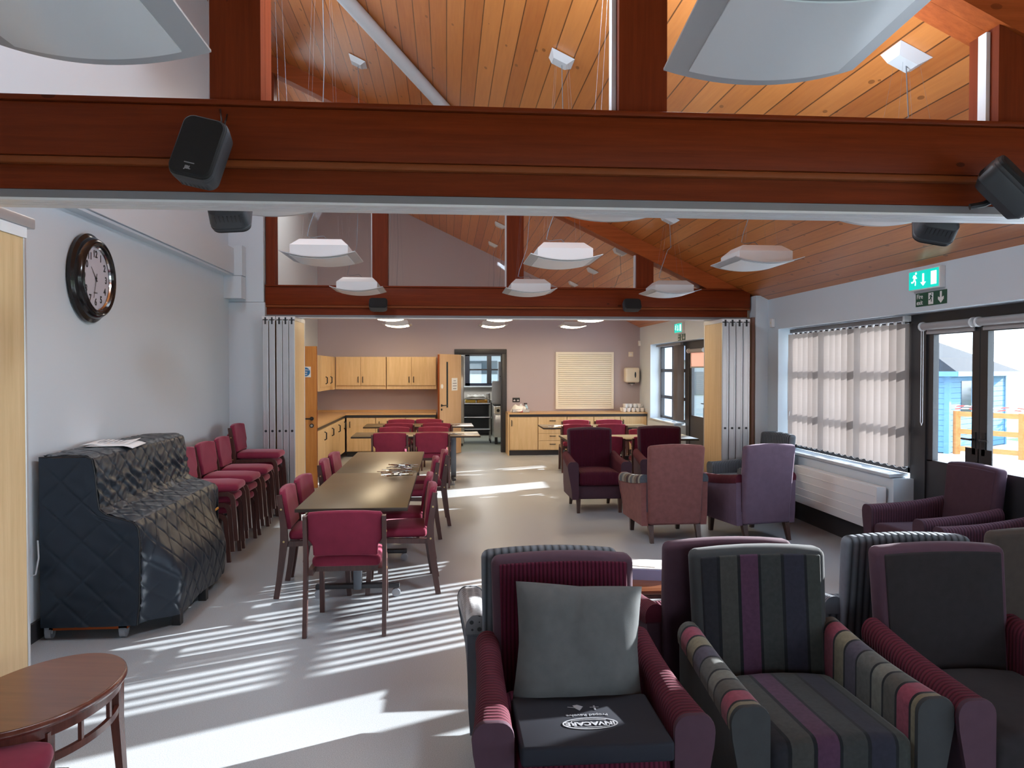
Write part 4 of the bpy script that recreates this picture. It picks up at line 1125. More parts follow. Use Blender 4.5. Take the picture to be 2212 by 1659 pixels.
# ------------------------------------------------------------------ loudspeakers
def make_speaker(label, loc, rot, w, h, d, logo=None, lw=None, back=(0, .10, .03)):
    t = thing('loudspeaker', label, 'loudspeaker', loc, rot, 'black loudspeakers on the timber beams')
    def rr_(hw, hh, y, r, n=6):
        P = []
        for cx, cz, a0 in ((hw - r, hh - r, 0), (-hw + r, hh - r, 90), (-hw + r, -hh + r, 180), (hw - r, -hh + r, 270)):
            for i in range(n + 1):
                q = R(a0 + 90 * i / n); P.append((cx + r * math.cos(q), y, cz + r * math.sin(q)))
        return P
    W, H, rd = w / 2, h / 2, min(w, h) * .22
    b = MB().loft([rr_(W, H, -d * .38, rd), rr_(W * 1.02, H * 1.02, -d * .30, rd), rr_(W, H, -d * .26, rd), rr_(W * 1.02, H * 1.02, -d * .20, rd), rr_(W * .96, H * .97, d * .28, rd), rr_(W * .74, H * .78, d * .5, rd * .8)])
    b.build('cabinet', M['speaker'], t, 25)
    MB().loft([rr_(W * .99, H * .99, -d * .37, rd), rr_(W * .97, H * .97, -d * .46, rd), rr_(W * .90, H * .92, -d * .5, rd * .9)]).build('grille', M['grille'], t, 25)
    sl, sl2 = MB(), MB()
    for i in range(7): sl.box(-W * .6 + W * .2 * i - .0015, -W * .6 + W * .2 * i + .0015, -d * .05, d * .22, H * .955, H * 1.0); sl2.box(-W * .6 + W * .2 * i - .0015, -W * .6 + W * .2 * i + .0015, -d * .05, d * .22, -H * 1.0, -H * .955)
    sl.build('rib_row', M['black'], t, 0); sl2.build('rib_row', M['black'], t, 0)
    bk = MB().tube([(0, d * .45, 0), (back[0] * .5, d * .45 + back[1] * .5, back[2] * .3), back_end(back, d)], .012, 8)
    bk.build('bracket', M['black'], t)
    if logo:
        MB().text(logo, .016, at(-.005, -d * .503, -H * .76) @ FYN, bold=.0006).box(-.022, .013, -d * .504, -d * .50, -H * .615, -H * .585).build('badge', M['print'], t, 0)
    return t
def back_end(b, d): return (b[0], d * .5 + b[1], b[2])
M['speaker'] = plain('charcoal_speaker_plastic', (0.040, 0.043, 0.050), 0.5, bmp=.1, bs=300)
s1 = make_speaker('black loudspeaker tilted down on the near beam, left of centre', (-.843, 2.795, 2.445), (R(-14), R(13), R(-4)), .150, .225, .13, 'JBL')
s1['label'] = 'black loudspeaker tilted down on the front of the near beam, upper left'
MB().tube([(.02, .03, .10), (.0, .05, .17), (-.04, .10, .235), (-.06, .16, .262)], .003, 6).tube([(.035, .03, .10), (.01, .06, .17), (-.02, .12, .24)], .003, 6).build('cable', M['black'], s1)
make_speaker('dark loudspeaker at the right edge of the near beam, turned to the right', (2.125, 2.80, 2.385), (R(-38), R(-22), R(52)), .15, .225, .13, back=(-.04, .06, .04))
make_speaker('loudspeaker on the rear of the near beam, showing below the track at left', (-.905, 3.37, 2.395), (R(38), R(4), R(183)), .16, .225, .13)
make_speaker('loudspeaker on the rear of the near beam, showing below the track at right', (2.215, 3.37, 2.385), (R(38), R(-12), R(165)), .17, .225, .13)
make_speaker('small black loudspeaker on the far beam, left one', (-.815, 9.44, 2.47), (R(-28), 0, 0), .215, .135, .13)
make_speaker('small black loudspeaker on the far beam, right one', (2.27, 9.44, 2.485), (R(-24), 0, R(6)), .215, .135, .13)
# ------------------------------------------------------------------ folding partitions
def partition(label, xs, w, y0, y1, face):
    t = thing('folding_partition', label, 'folding partition')
    for i, x in enumerate(xs):
        p = MB().box(x + .004, x + w - .004, y0 + .012, y1 - .012, .03, 2.27).build('panel', M['maple'], t, 0)
        for ya, yb in ((y0, y0 + .02), (y1 - .02, y1)):
            e = MB().box(x, x + w, ya, yb, .03, 2.285, bev=.003)
            d = -.004 if ya == y0 else .0
            e.box(x + w * .12, x + w * .20, ya + d, ya + d + .006, .05, 2.26).box(x + w * .80, x + w * .88, ya + d, ya + d + .006, .05, 2.26)
            e.build('edge_profile', M['alu'], p, 0)
        MB().box(x - .003, x + w + .003, y0, y1, 2.27, 2.316).build('top_cap', M['alul'], p, 0)
        h = MB().box(x + w * .36, x + w * .64, y0 - .003, y0 + .03, 2.225, 2.305)
        h.cyl((x + w / 2, y0 - .006, .985), (x + w / 2, y0 + .002, .985), .014, n=14)
        h.build('hanger', M['black'], p, 0)
        f = MB().box(x + .008, x + w - .008, y0 + .01, y1 - .01, .006, .034)
        if i % 2: f.box(x + w * .2, x + w * .8, y0 - .004, y0 + .002, .09, .30)
        f.build('bottom_seal', M['alu'], p, 0)
    return t
partition('folded aluminium-edged partition stack at the left of the far opening', [-2.125, -2.050, -1.968, -1.897, -1.826], .066, 9.22, 9.88, 1)
partition('folded aluminium-edged partition stack at the right of the far opening', [3.340, 3.428, 3.516, 3.604], .080, 9.22, 9.90, -1)
partition('folded maple partition stack at the left edge in the foreground', [-2.10, -2.03, -1.96, -1.89], .068, 2.55, 3.56, 1)
# ------------------------------------------------------------------ blinds
t = thing('vertical_blind', 'pale vertical slat blind drawn across the window above the radiator', 'blind')
BX, BY0, BY1 = 4.125, 6.74, 8.98
MB().box(BX - .025, BX + .025, BY0 - .04, BY1 + .04, 2.135, 2.175).build('headrail', M['alud'], t, 0)
nS = 19
pitch = (BY1 - BY0) / (nS - 1)
ends = []
th = R(-85)
for i in range(nS):
    y = BY0 + pitch * i
    a = th + R(random.uniform(-5, 5))
    dx, dy = math.sin(a) * .060, math.cos(a) * .060
    tb = bmesh.new()
    n = 5
    cols = []
    for k in range(n):
        q = -1 + 2 * k / (n - 1)
        bow = .006 * (1 - q * q)
        cols.append((BX + dx * q + math.cos(a) * bow, y + dy * q - math.sin(a) * bow))
    V = [[tb.verts.new((cx, cy, z)) for cx, cy in cols] for z in (.815, 1.45, 2.115)]
    for r_ in range(2):
        for k in range(n - 1): tb.faces.new((V[r_][k], V[r_][k + 1], V[r_ + 1][k + 1], V[r_ + 1][k]))
    s = MB().add(tb).build('slat', M['slat'], t, 60)
    MB().box(BX - .010, BX + .010, y - .012, y + .012, 2.11, 2.14).build('hook', M['white'], s, 0)
    ends.append(((BX - dx, y - dy), (BX + dx, y + dy)))
ch = MB()
for i in range(nS - 1):
    a, b = Vector((*ends[i][1], .822)), Vector((*ends[i + 1][1], .822))
    a2, b2 = Vector((*ends[i][0], .822)), Vector((*ends[i + 1][0], .822))
    for p, q in ((a2, b2),):
        ch.tube([p.lerp(q, k / 8) + Vector((-.004, 0, -.035 * (1 - (2 * k / 8 - 1) ** 2))) for k in range(9)], .0022, 5)
ch.build('bottom_chain', M['white'], t)
MB().tube([(BX - .03, BY1 + .05, 2.12), (BX - .04, BY1 + .06, 1.6), (BX - .04, BY1 + .05, 1.1), (BX - .05, BY1 + .02, 1.08), (BX - .04, BY1, 1.2)], .003, 6).build('cord', M['white'], t)
MB().box(BX - .03, BX + .03, BY0 - .075, BY0 - .04, 2.13, 2.18).build('end_cap', M['white'], t, 0)
def roller(label, y0, y1, x, z, drop, m, cordy=None):
    t = thing('roller_blind', label, 'blind')
    MB().cyl((x, y0 + .02, z), (x, y1 - .02, z), .032, n=20).build('roll', M['roller'], t)
    MB().box(x + .024, x + .027, y0 + .03, y1 - .03, z - drop, z).build('fabric', m, t, 0)
    MB().box(x + .020, x + .031, y0 + .03, y1 - .03, z - drop - .022, z - drop).build('bottom_bar', M['roller'], t, 0)
    for y in (y0, y1 - .02): MB().cyl((x, y, z), (x, y + .02, z), .040, n=20).build('bracket', M['white'], t)
    if cordy is not None:
        MB().tube([(x - .02, cordy, z - .03), (x - .02, cordy, 1.24), (x - .02, cordy - .015, 1.21), (x - .02, cordy - .03, 1.24), (x - .02, cordy - .03, z - .03)], .0028, 6).build('cord', M['white'], t)
roller('rolled-up grey blind over the left leaf of the near terrace doors', 5.84, 6.52, 4.165, 2.075, .045, M['roller'], 6.50)
roller('rolled-up grey blind over the right leaf of the near terrace doors', 5.06, 5.80, 4.165, 2.075, .045, M['roller'])
roller('half-lowered pinkish roller blind on the far terrace doors', 12.32, 13.15, 4.165, 2.02, .27, M['pinkroller'])
t = thing('vertical_blind', 'bunched pinkish-brown vertical blind beside the far terrace doors', 'blind')
MB().box(4.10, 4.15, 13.40, 15.0, 2.135, 2.175).build('headrail', M['alud'], t, 0)
for i in range(8):
    MB().prism([(4.06, 13.44 + .035 * i), (4.185, 13.455 + .035 * i), (4.185, 13.458 + .035 * i), (4.06, 13.443 + .035 * i)], 'z', .80, 2.13).build('slat', M['slat'], t, 0)
# ------------------------------------------------------------------ radiator, sensors, signs
t = thing('radiator', 'low white panel radiator under the blind window', 'radiator')
b = MB().box(3.885, 3.905, 6.74, 8.42, .225, .625, bev=.006)
b.box(3.945, 3.962, 6.76, 8.40, .235, .615)
for i in range(4): b.box(3.880, 3.886, 6.76, 8.40, .305 + .08 * i, .311 + .08 * i)
b.build('front_panel', M['white'], t, 30)
MB().box(3.885, 3.975, 6.735, 6.745, .225, .63).box(3.89, 3.975, 6.745, 8.42, .618, .63).box(3.89, 3.975, 8.41, 8.42, .225, .63).build('casing', M['white'], t, 0)
MB().cyl((3.93, 6.735, .46), (3.93, 6.63, .46), .018, .016, 14).cyl((3.93, 6.74, .46), (3.93, 6.72, .46), .026, n=14).build('valve', M['white'], t)
def pir(label, y, z, x=4.0):
    t = thing('motion_sensor', label, 'sensor', (x, y, z))
    MB().box(-.045, 0, -.035, .035, -.055, .055, bev=.010, seg=3).build('sensor_body', M['white'], t)
    MB().box(-.048, -.044, -.012, .012, -.015, .015).build('lens', M['cream'], t, 0)
pir('small white motion sensor on the fascia near the right partition stack', 9.24, 2.27)
pir('small white motion sensor on the fascia end in the far bay', 15.84, 2.24)
def runner(mb, s, ox, oy, m):
    T = m @ at(ox, oy, 0)
    mb.lathe([(0, .0), (.11 * s, .0), (.11 * s, .0012), (0, .0012)], 16, T @ at(.22 * s, .78 * s, 0))
    for pts, w in (([(.12, .60), (-.02, .22)], .24), ([(.14, .58), (-.12, .60), (-.24, .40)], .11), ([(.14, .56), (.26, .34), (.36, .36)], .10), ([(-.03, .25), (.16, .02), (.12, -.30)], .14), ([(-.04, .24), (-.20, .02), (-.48, .02)], .14)):
        mb.ribbon([(a * s, c * s) for a, c in pts], w * s, 'z', 0, .0012, T)
def exit_sign(label, y1, y0, z0, z1, g):
    # lit box, y1 > y0 ; viewer on the -x side sees y1 at the left
    t = thing('exit_sign', label, 'exit sign', (4.0, (y0 + y1) / 2, (z0 + z1) / 2), 0, g)
    w, h = y1 - y0, z1 - z0
    MB().box(-.05, 0, -w / 2 - .01, w / 2 + .01, -h / 2 - .012, h / 2 + .012, bev=.006).build('lamp_housing', M['white'], t, 30)
    MB().box(-.056, -.05, -w / 2 + .004, w / 2, -h / 2, h / 2).build('green_panel', M['green_lit'], t, 0)
    T = at(-.0562, 0, 0) @ FXN
    g_ = MB(); runner(g_, h * .62, -w * .30, -.015, T); g_.build('running_figure', M['white_lit'], t, 0)
    g_ = MB(); g_.prism([(-.012, .32 * h), (.012, .32 * h), (.012, -.15 * h), (.038, -.15 * h), (0, -.36 * h), (-.038, -.15 * h), (-.012, -.15 * h)], 'z', 0, .0012, m=T)
    g_.build('arrow', M['white_lit'], t, 0)
    MB().box(w * .26, w * .44, -.36 * h, .36 * h, 0, .0012, m=T).build('doorway_symbol', M['white_lit'], t, 0)
def exit_board(label, y1, y0, z0, z1, g):
    t = thing('fire_exit_sign', label, 'sign', (4.0, (y0 + y1) / 2, (z0 + z1) / 2), 0, g)
    w, h = y1 - y0, z1 - z0
    MB().box(-.006, 0, -w / 2, w / 2, -h / 2, h / 2).build('board', M['green'], t, 0)
    T = at(-.0064, 0, 0) @ FXN
    x = MB()
    x.text('Fire', .055, T @ at(-w * .465, .025, 0), align='LEFT', bold=.0005)
    x.text('exit', .055, T @ at(-w * .465, -.025, 0), align='LEFT', bold=.0005)
    x.build('lettering', M['paper'], t, 0)
    x = MB()
    x.prism([(w * .30, .42 * h), (w * .36, .42 * h), (w * .36, -.02 * h), (w * .42, .06 * h), (w * .42, -.14 * h), (w * .33, -.42 * h), (w * .24, -.14 * h), (w * .24, .06 * h), (w * .30, -.02 * h)], 'z', 0, .001, m=T)
    x.build('arrow', M['paper'], t, 0)
    MB().box(-w * .07, w * .09, -.42 * h, .42 * h, 0, .0006, m=T).build('doorway_symbol', M['paper'], t, 0)
    g_ = MB(); runner(g_, h * .52, w * .01, -.01, T @ at(0, 0, .0007)); g_.build('running_figure', M['green'], t, 0)
exit_sign('lit green exit sign with running figure over the near terrace doors', 6.365, 5.965, 2.375, 2.525, 'exit signs')
exit_board('dark green Fire exit board under the lit sign, near terrace doors', 6.345, 5.935, 2.232, 2.345, 'fire exit boards')
exit_sign('lit green exit sign with running figure in the far bay', 13.245, 12.845, 2.335, 2.485, 'exit signs')
exit_board('dark green Fire exit board under the lit sign in the far bay', 13.20, 12.80, 2.195, 2.305, 'fire exit boards')
# ------------------------------------------------------------------ far wall fittings
t = thing('roller_shutter', 'closed cream serving shutter in the lilac end wall', 'shutter')
SX0, SX1, SZ0, SZ1 = 2.235, 3.445, .885, 2.06
f = MB().box(SX0, SX0 + .05, YB - .035, YB, SZ0 + .05, SZ1 - .05).box(SX1 - .05, SX1, YB - .035, YB, SZ0 + .05, SZ1 - .05).box(SX0, SX1, YB - .035, YB, SZ1 - .05, SZ1).box(SX0, SX1, YB - .035, YB, SZ0, SZ0 + .05)
f.build('frame', M['cream'], t, 0)
c = MB()
nsl = 26
for i in range(nsl):
    z = SZ0 + .05 + (SZ1 - SZ0 - .10) * i / nsl
    dz = (SZ1 - SZ0 - .10) / nsl
    c.prism([(YB - .006, z), (YB - .022, z + dz * .12), (YB - .022, z + dz * .80), (YB - .006, z + dz * .97)], 'x', SX0 + .05, SX1 - .05)
c.build('curtain', M['cream'], t, 0)
t = thing('towel_dispenser', 'cream paper towel dispenser on the lilac wall', 'towel dispenser', (3.805, YB, 1.58))
MB().box(-.15, .15, -.20, 0, -.15, .16, bev=.045, seg=4).build('cover', M['cream'], t)
MB().lathe([(0, 0), (.018, 0), (.018, .004), (0, .006)], 24, at(.055, -.200, .01) @ FYN @ Matrix.Scale(3.4, 4, (0, 1, 0))).build('window', M['darkglass'], t)
MB().box(-.06, .06, -.14, -.04, -.175, -.145).build('outlet', M['blackm'], t, 0)
MB().prism([(-.035, -.17), (.045, -.17), (.01, -.215), (-.005, -.20)], 'y', -.10, -.096).build('paper_tail', M['paper'], t, 0)
t = thing('wall_switch', 'white square switch plate above the towel dispenser', 'switch', (3.81, YB, 2.015))
MB().box(-.05, .05, -.012, 0, -.05, .05, bev=.004).build('plate', M['cream'], t)
MB().box(-.015, .015, -.017, -.011, -.02, .02).build('rocker', M['white'], t, 0)
t = thing('power_socket', 'black double power socket beside the kitchen doorway', 'socket', (1.42, YB, 1.075))
MB().box(-.075, .075, -.012, 0, -.045, .045, bev=.003).build('plate', M['black'], t)
for x in (-.037, .037):
    MB().box(x - .022, x + .022, -.016, -.011, -.022, -.008).box(x - .005, x + .005, -.016, -.011, -.008, .012).build('rocker', M['white'], t, 0)
# ------------------------------------------------------------------ cupboards
def dhandle(t, x, y, z, axis, name='handle'):
    h = MB()
    if axis == 'y': h.tube([(x, y, z - .055), (x, y - .028, z - .045), (x, y - .028, z + .045), (x, y, z + .055)], .008, 8)
    elif axis == 'h': h.tube([(x - .055, y, z), (x - .045, y - .028, z), (x + .045, y - .028, z), (x + .055, y, z)], .008, 8)
    else: h.tube([(x, y, z - .065), (x + .032, y, z - .050), (x + .032, y, z + .050), (x, y, z + .065)], .011, 8)
    return h.build(name, M['black'], t)
G1 = 'wall cupboards by the kitchen door'
for (x0, x1, w) in ((-2.18, -1.20, 'left'), (-1.185, -.205, 'right')):
    t = thing('wall_cupboard', 'maple double wall cupboard on the lilac wall, %s one' % w, 'cupboard', group=G1)
    MB().box(x0, x1, 15.55, YB, 1.31, 1.95).build('carcass', M['maple'], t, 0)
    mid = (x0 + x1) / 2
    for a, b, hx in ((x0 + .012, mid - .004, mid - .05), (mid + .004, x1 - .012, mid + .04)):
        d = MB().box(a, b, 15.528, 15.549, 1.385, 1.94, bev=.002).build('door', M['maple'], t, 0)
        dhandle(d, hx, 15.528, 1.50, 'y')
t = thing('wall_cupboard', 'maple wall cupboard on the left wall with two D-handles', 'cupboard', group=G1)
MB().box(XL, -2.24, 14.0, YB, 1.31, 1.95).build('carcass', M['maple'], t, 0)
for a, b in ((14.02, 14.62), (14.64, 15.20)):
    d = MB().box(-2.239, -2.218, a, b, 1.385, 1.94, bev=.002).build('door', M['maple'], t, 0)
    dhandle(d, -2.218, b - .09 if a < 14.3 else b - .09, 1.50, 'x')
MB().box(-2.24, -2.19, 15.22, 15.55, 1.31, 1.94).build('corner_filler', M['maple'], t, 0)
G2 = 'maple base cupboards'
ys = [12.02, 12.83, 13.64, 14.45, 15.22]
for i, w in enumerate(('nearest the amber door', 'second from the amber door', 'third from the amber door', 'in the corner')):
    t = thing('base_cupboard', 'maple base cupboard on the left wall, %s' % w, 'cupboard', group=G2)
    MB().box(XL + .015, -1.985, ys[i] + .002, ys[i + 1] - .002, .10, .765).build('carcass', M['maple'], t, 0)
    d = MB().box(-1.984, -1.962, ys[i] + .006, ys[i + 1] - .006, .115, .755, bev=.002).build('door', M['maple'], t, 0)
    dhandle(d, -1.962, ys[i + 1] - .12, .63, 'x')
    MB().box(XL + .015, -2.03, ys[i], ys[i + 1], 0, .10).build('plinth', M['blackm'], t, 0)
xs = [-1.94, -1.38, -.80, -.22]
for i, w in enumerate(('left', 'middle', 'right')):
    t = thing('base_cupboard', 'maple base cupboard under the wall cupboards, %s one' % w, 'cupboard', group=G2)
    MB().box(xs[i] + .002, xs[i + 1] - .002, 15.285, YB - .012, .10, .765).build('carcass', M['maple'], t, 0)
    d = MB().box(xs[i] + .006, xs[i + 1] - .006, 15.262, 15.284, .115, .755, bev=.002).build('door', M['maple'], t, 0)
    dhandle(d, xs[i] + .07, 15.262, .63, 'y')
    MB().box(xs[i], xs[i + 1], 15.33, YB - .012, 0, .10).build('plinth', M['blackm'], t, 0)
t = thing('worktop', 'L-shaped wooden worktop in the corner by the kitchen door', 'worktop')
MB().prism([(XL, 11.98), (-1.945, 11.98), (-1.945, 15.245), (-.21, 15.245), (-.21, YB), (XL, YB)], 'z', .815, .845).build('top', M['maple_h'], t, 0)
MB().prism([(XL, 12.0), (-1.965, 12.0), (-1.965, 15.265), (-.215, 15.265), (-.215, YB), (XL, YB)], 'z', .767, .814).build('fascia_strip', M['blackm'], t, 0)
MB().box(XL, -.21, YB - .012, YB, .845, .885).box(XL, XL + .012, 12.0, YB - .012, .845, .885).build('upstand', M['maple_h'], t, 0)
tag(MB().box(-2.30, -2.02, 12.12, 12.32, .846, .864, bev=.006).build('tray', plain('green_plastic', (.04, .22, .14), .4), None, 30), 'small green plastic tray on the corner worktop', 'tray')
t = thing('base_cupboard', 'maple base cupboard right of the kitchen doorway', 'cupboard', group=G2)
MB().box(1.225, 1.795, 15.285, YB - .012, .10, .765).build('carcass', M['maple'], t, 0)
MB().box(1.20, 1.224, 15.24, YB - .012, .0, .81).build('end_panel', M['maple'], t, 0)
d = MB().box(1.235, 1.79, 15.262, 15.284, .115, .755, bev=.002).build('door', M['maple'], t, 0)
dhandle(d, 1.275, 15.262, .64, 'y')
MB().box(1.21, 1.797, 15.30, YB - .012, 0, .10).build('plinth', M['blackm'], t, 0)
t = thing('drawer_unit', 'maple four-drawer unit below the serving shutter', 'drawer unit', group=G2)
MB().box(1.80, 2.375, 15.285, YB - .012, .10, .765).build('carcass', M['maple'], t, 0)
for z0, z1 in ((.115, .29), (.295, .43), (.435, .57), (.575, .755)):
    d = MB().box(1.806, 2.37, 15.262, 15.284, z0, z1, bev=.002).build('drawer', M['maple'], t, 0)
    dhandle(d, 2.09, 15.262, (z0 + z1) / 2 + .02, 'h')
MB().box(1.80, 2.375, 15.33, YB - .012, 0, .10).build('plinth', M['blackm'], t, 0)
xs = [2.38, 2.915, 3.45, 3.99]
for i, w in enumerate(('next to the drawers', 'second right of the drawers', 'at the window end')):
    t = thing('base_cupboard', 'maple base cupboard below the serving shutter, %s' % w, 'cupboard', group=G2)
    MB().box(xs[i] + .002, xs[i + 1] - .002, 15.285, YB - .012, .10, .765).build('carcass', M['maple'], t, 0)
    d = MB().box(xs[i] + .006, xs[i + 1] - .006, 15.262, 15.284, .115, .755, bev=.002).build('door', M['maple'], t, 0)
    dhandle(d, xs[i] + .06, 15.262, .64, 'y')
    MB().box(xs[i], xs[i + 1], 15.33, YB - .012, 0, .10).build('plinth', M['blackm'], t, 0)
t = thing('worktop', 'long wooden worktop below the serving shutter', 'worktop')
MB().box(1.20, 3.995, 15.24, YB, .815, .845).build('top', M['maple_h'], t, 0)
MB().box(1.225, 3.995, 15.268, 15.29, .767, .814).build('fascia_strip', M['blackm'], t, 0)
# cups at the window end of the worktop
def make_cup(label, loc, rot, g):
    t = thing('cup', label, 'cup', loc, rot, g)
    MB().lathe([(0, .003), (.026, 0), (.030, .002), (.040, .04), (.043, .078), (.040, .078), (.037, .04), (.026, .008), (0, .006)], 24).build('bowl', M['white'], t, 40)
    MB().tube([(.038, 0, .062), (.058, 0, .060), (.064, 0, .040), (.055, 0, .022), (.036, 0, .022)], .005, 8).build('handle', M['white'], t)
    return t
GC = 'white cups stacked on the window end of the worktop'
cup0 = None
for lay, (nx, ny, z) in enumerate(((5, 3, .845), (4, 2, .926))):
    for i in range(nx):
        for j in range(ny):
            loc = (3.57 + .092 * i + .046 * lay, 15.44 + .10 * j + .05 * lay, z)
            lab = 'white cup in the %s of the cup pile on the long worktop' % ('lower layer' if lay == 0 else 'upper layer')
            rr_ = R(random.uniform(-40, 60))
            if cup0 is None: cup0 = make_cup(lab, loc, rr_, GC)
            else: again(cup0, lab, loc, rr_, GC)
# tray of cloths at the door end
t = thing('storage_tray', 'shallow clear tray with a red label at the doorway end of the worktop', 'tray', (1.47, 15.50, .845))
MB().box(-.17, .17, -.12, .12, 0, .006).box(-.17, .17, -.12, -.115, 0, .062).box(-.17, .17, .115, .12, 0, .062).box(-.17, -.165, -.12, .12, 0, .062).box(.165, .17, -.12, .12, 0, .062).build('tub', M['lampf'], t, 0)
MB().box(-.035, .035, -.123, -.1205, .006, .052).build('label_patch', M['red'], t, 0)
GN = 'white napkins heaped in the clear tray'
for i, (dx, dy, rz, s) in enumerate(((-.09, -.02, 20, 1.0), (.0, .02, -15, 1.15), (.06, -.03, 40, .9), (-.03, -.05, 70, .95))):
    n_ = bmesh.new()
    def nap(u, v): return ((u - .5) * .20 * s, (v - .5) * .17 * s, .145 * s * (1 - abs(2 * u - 1)) * (.5 + .5 * v) + .010 * math.sin(9 * u + 5 * v + i))
    m = MB(); m.add(grid(nap, 8, 6))
    o = m.build('napkin', M['paper'], None, 25)
    o.modifiers.new('thick', 'SOLIDIFY').thickness = .003
    o.location = (1.47 + dx, 15.50 + dy, .853 + .006 * i); o.rotation_euler = (0, 0, R(rz))
    tag(o, 'crumpled white napkin heaped in the clear tray by the doorway', 'napkin', GN)
t = thing('spray_bottle', 'small spray bottle with a dark trigger behind the napkins', 'bottle', (1.60, 15.63, .845))
MB().lathe([(0, 0), (.032, 0), (.034, .01), (.034, .10), (.014, .135), (.013, .15), (0, .15)], 20).build('bottle', plain('pale_blue_plastic', (.40, .60, .72), .3), t)
MB().box(-.050, .02, -.013, .013, .15, .178, bev=.004).box(-.045, -.036, -.006, .006, .11, .155).build('trigger', M['blackm'], t)
# notice on the kitchen door
nd = MB().box(-.115, .115, -.004, 0, -.12, .13, bev=.001)
n0 = nd.build('notice', M['paper'], None, 0)
tag(n0, 'white paper notice taped to the open kitchen door', 'notice')
lm = Matrix.Translation((DX0 + .005, YB - .03, 0)) @ Matrix.Rotation(R(60), 4, 'Z') @ Matrix.Translation((-.28, -.046, 1.40))
n0.matrix_world = lm
tx = MB()
for i, (w, s) in enumerate(((.10, .012), (.16, .014), (.16, .014), (.13, .014))):
    tx.box(-w / 2, w / 2, -.0052, -.0042, .075 - .052 * i - s / 2, .075 - .052 * i + s / 2)
tx.build('printed_lines', M['ink'], n0, 0)
# ------------------------------------------------------------------ kitchen equipment
t = thing('refrigerator', 'tall stainless fridge just behind the kitchen door', 'refrigerator', (.05, 17.6, 0))
MB().box(-.35, .33, -.35, .35, .06, 2.0, bev=.01).build('body', M['steel'], t)
MB().box(-.34, .32, -.375, -.352, .55, 1.72, bev=.006).build('door', M['steel'], t)
MB().box(-.34, .32, -.372, -.352, 1.74, 1.98).build('header', M['cream'], t, 0)
for x in (-.28, .26): MB().cyl((x, -.28, 0), (x, -.28, .06), .025).build('foot', M['black'], t)
t = thing('service_trolley', 'steel three-tier trolley in the kitchen', 'trolley', (.70, 18.2, 0))
for z in (.28, .56, .88): MB().box(-.30, .30, -.22, .22, z, z + .02).box(-.30, .30, -.22, -.205, z, z + .045).build('shelf', M['steel'], t, 0)
for y in (-.23, .23):
    MB().tube([(-.31, y, .06), (-.31, y, .98), (-.27, y, 1.02), (.27, y, 1.02), (.31, y, .98), (.31, y, .06)], .012, 8).build('leg', M['steel'], t)
for x in (-.31, .31):
    for y in (-.23, .23): MB().cyl((x - .012, y, .04), (x + .012, y, .04), .04, n=16).build('castor', M['black'], t)
for i, (x, m_, lab) in enumerate(((-.15, 'yellow', 'yellow'), (.12, 'yellow', 'amber'))):
    o = MB().box(-.12, .12, -.15, .15, 0, .09, bev=.012).build('food_tub', M[m_] if i == 0 else plain('amber_plastic', (.70, .36, .05), .4), None, 30)
    o.location = (.70 + x, 18.2, .902); tag(o, '%s plastic tub on the top tier of the kitchen trolley' % lab, 'tub')
o = MB().box(-.22, .22, -.15, .15, 0, .10, bev=.045, seg=3, sub=3, warp=lambda v: v + Vector((0, 0, .02 * math.sin(30 * v.x + 17 * v.y)))).build('bag', M['cushion'], None, 60)
o.data.materials[0] = plain('grey_plastic_bag', (.45, .45, .42), .5)
o.location = (.67, 18.2, .995); tag(o, 'crumpled pale bag lying on the tubs of the kitchen trolley', 'bag')
t = thing('canister', 'steel canister at the right of the kitchen trolley top', 'canister', (.97, 18.25, .902))
MB().lathe([(0, 0), (.05, 0), (.05, .20), (.045, .21), (.045, .235), (0, .24)], 20).build('body', M['steel'], t)
t = thing('cooking_range', 'stainless cooking range with black knobs in the kitchen', 'cooker', (1.50, 17.95, 0))
MB().box(-.44, .44, -.35, .35, .16, .87, bev=.008).build('body', M['steel'], t)
MB().box(-.41, .41, -.372, -.352, .20, .66, bev=.006).build('oven_door', M['steel'], t)
MB().box(-.42, .42, -.375, -.352, .69, .85).build('control_panel', M['cream'], t, 0)
for i in range(5):
    MB().cyl((-.34 + .17 * i, -.375, .77), (-.34 + .17 * i, -.40, .77), .035, n=18).build('knob', M['black'], t)
MB().box(-.43, .43, -.33, .30, .87, .905).build('hob', M['blackm'], t, 0)
MB().box(-.44, .44, .30, .35, .87, 1.42).build('splashback', M['steel'], t, 0)
MB().box(-.44, .44, .0, .35, 1.40, 1.43).build('plate_rack', M['steel'], t, 0)
for x in (-.38, .38): MB().box(x - .03, x + .03, -.33, -.24, 0, .16).build('castor', M['black'], t, 0)
t = thing('grill', 'steel overhead grill above the cooking range', 'grill', (1.56, 18.1, 1.43))
MB().box(-.36, .36, -.2, .2, .30, .45).box(-.36, .36, .15, .2, 0, .30).box(-.36, -.34, -.2, .2, 0, .30).box(.34, .36, -.2, .2, 0, .30).build('casing', M['steel'], t, 0)
MB().box(-.34, .34, -.18, .15, .10, .12).build('rack', M['blackm'], t, 0)
MB().tube([(-.2, -.21, .16), (-.2, -.26, .16), (.2, -.26, .16), (.2, -.21, .16)], .01, 8).build('handle', M['brass'], t)
t = thing('wall_counter', 'grey steel counter with shelves below the kitchen window', 'counter', (1.0, 20.05, 0))
MB().box(-.62, .80, -.30, .30, .86, .90).build('top', M['steel'], t, 0)
MB().box(-.62, .80, -.30, .30, .45, .48).build('shelf', M['steel'], t, 0)
MB().box(-.60, .78, .25, .30, 0, .86).build('back_panel', M['blackm'], t, 0)
for x in (-.60, .76): MB().box(x, x + .03, -.29, -.26, 0, .86).build('leg', M['steel'], t, 0)
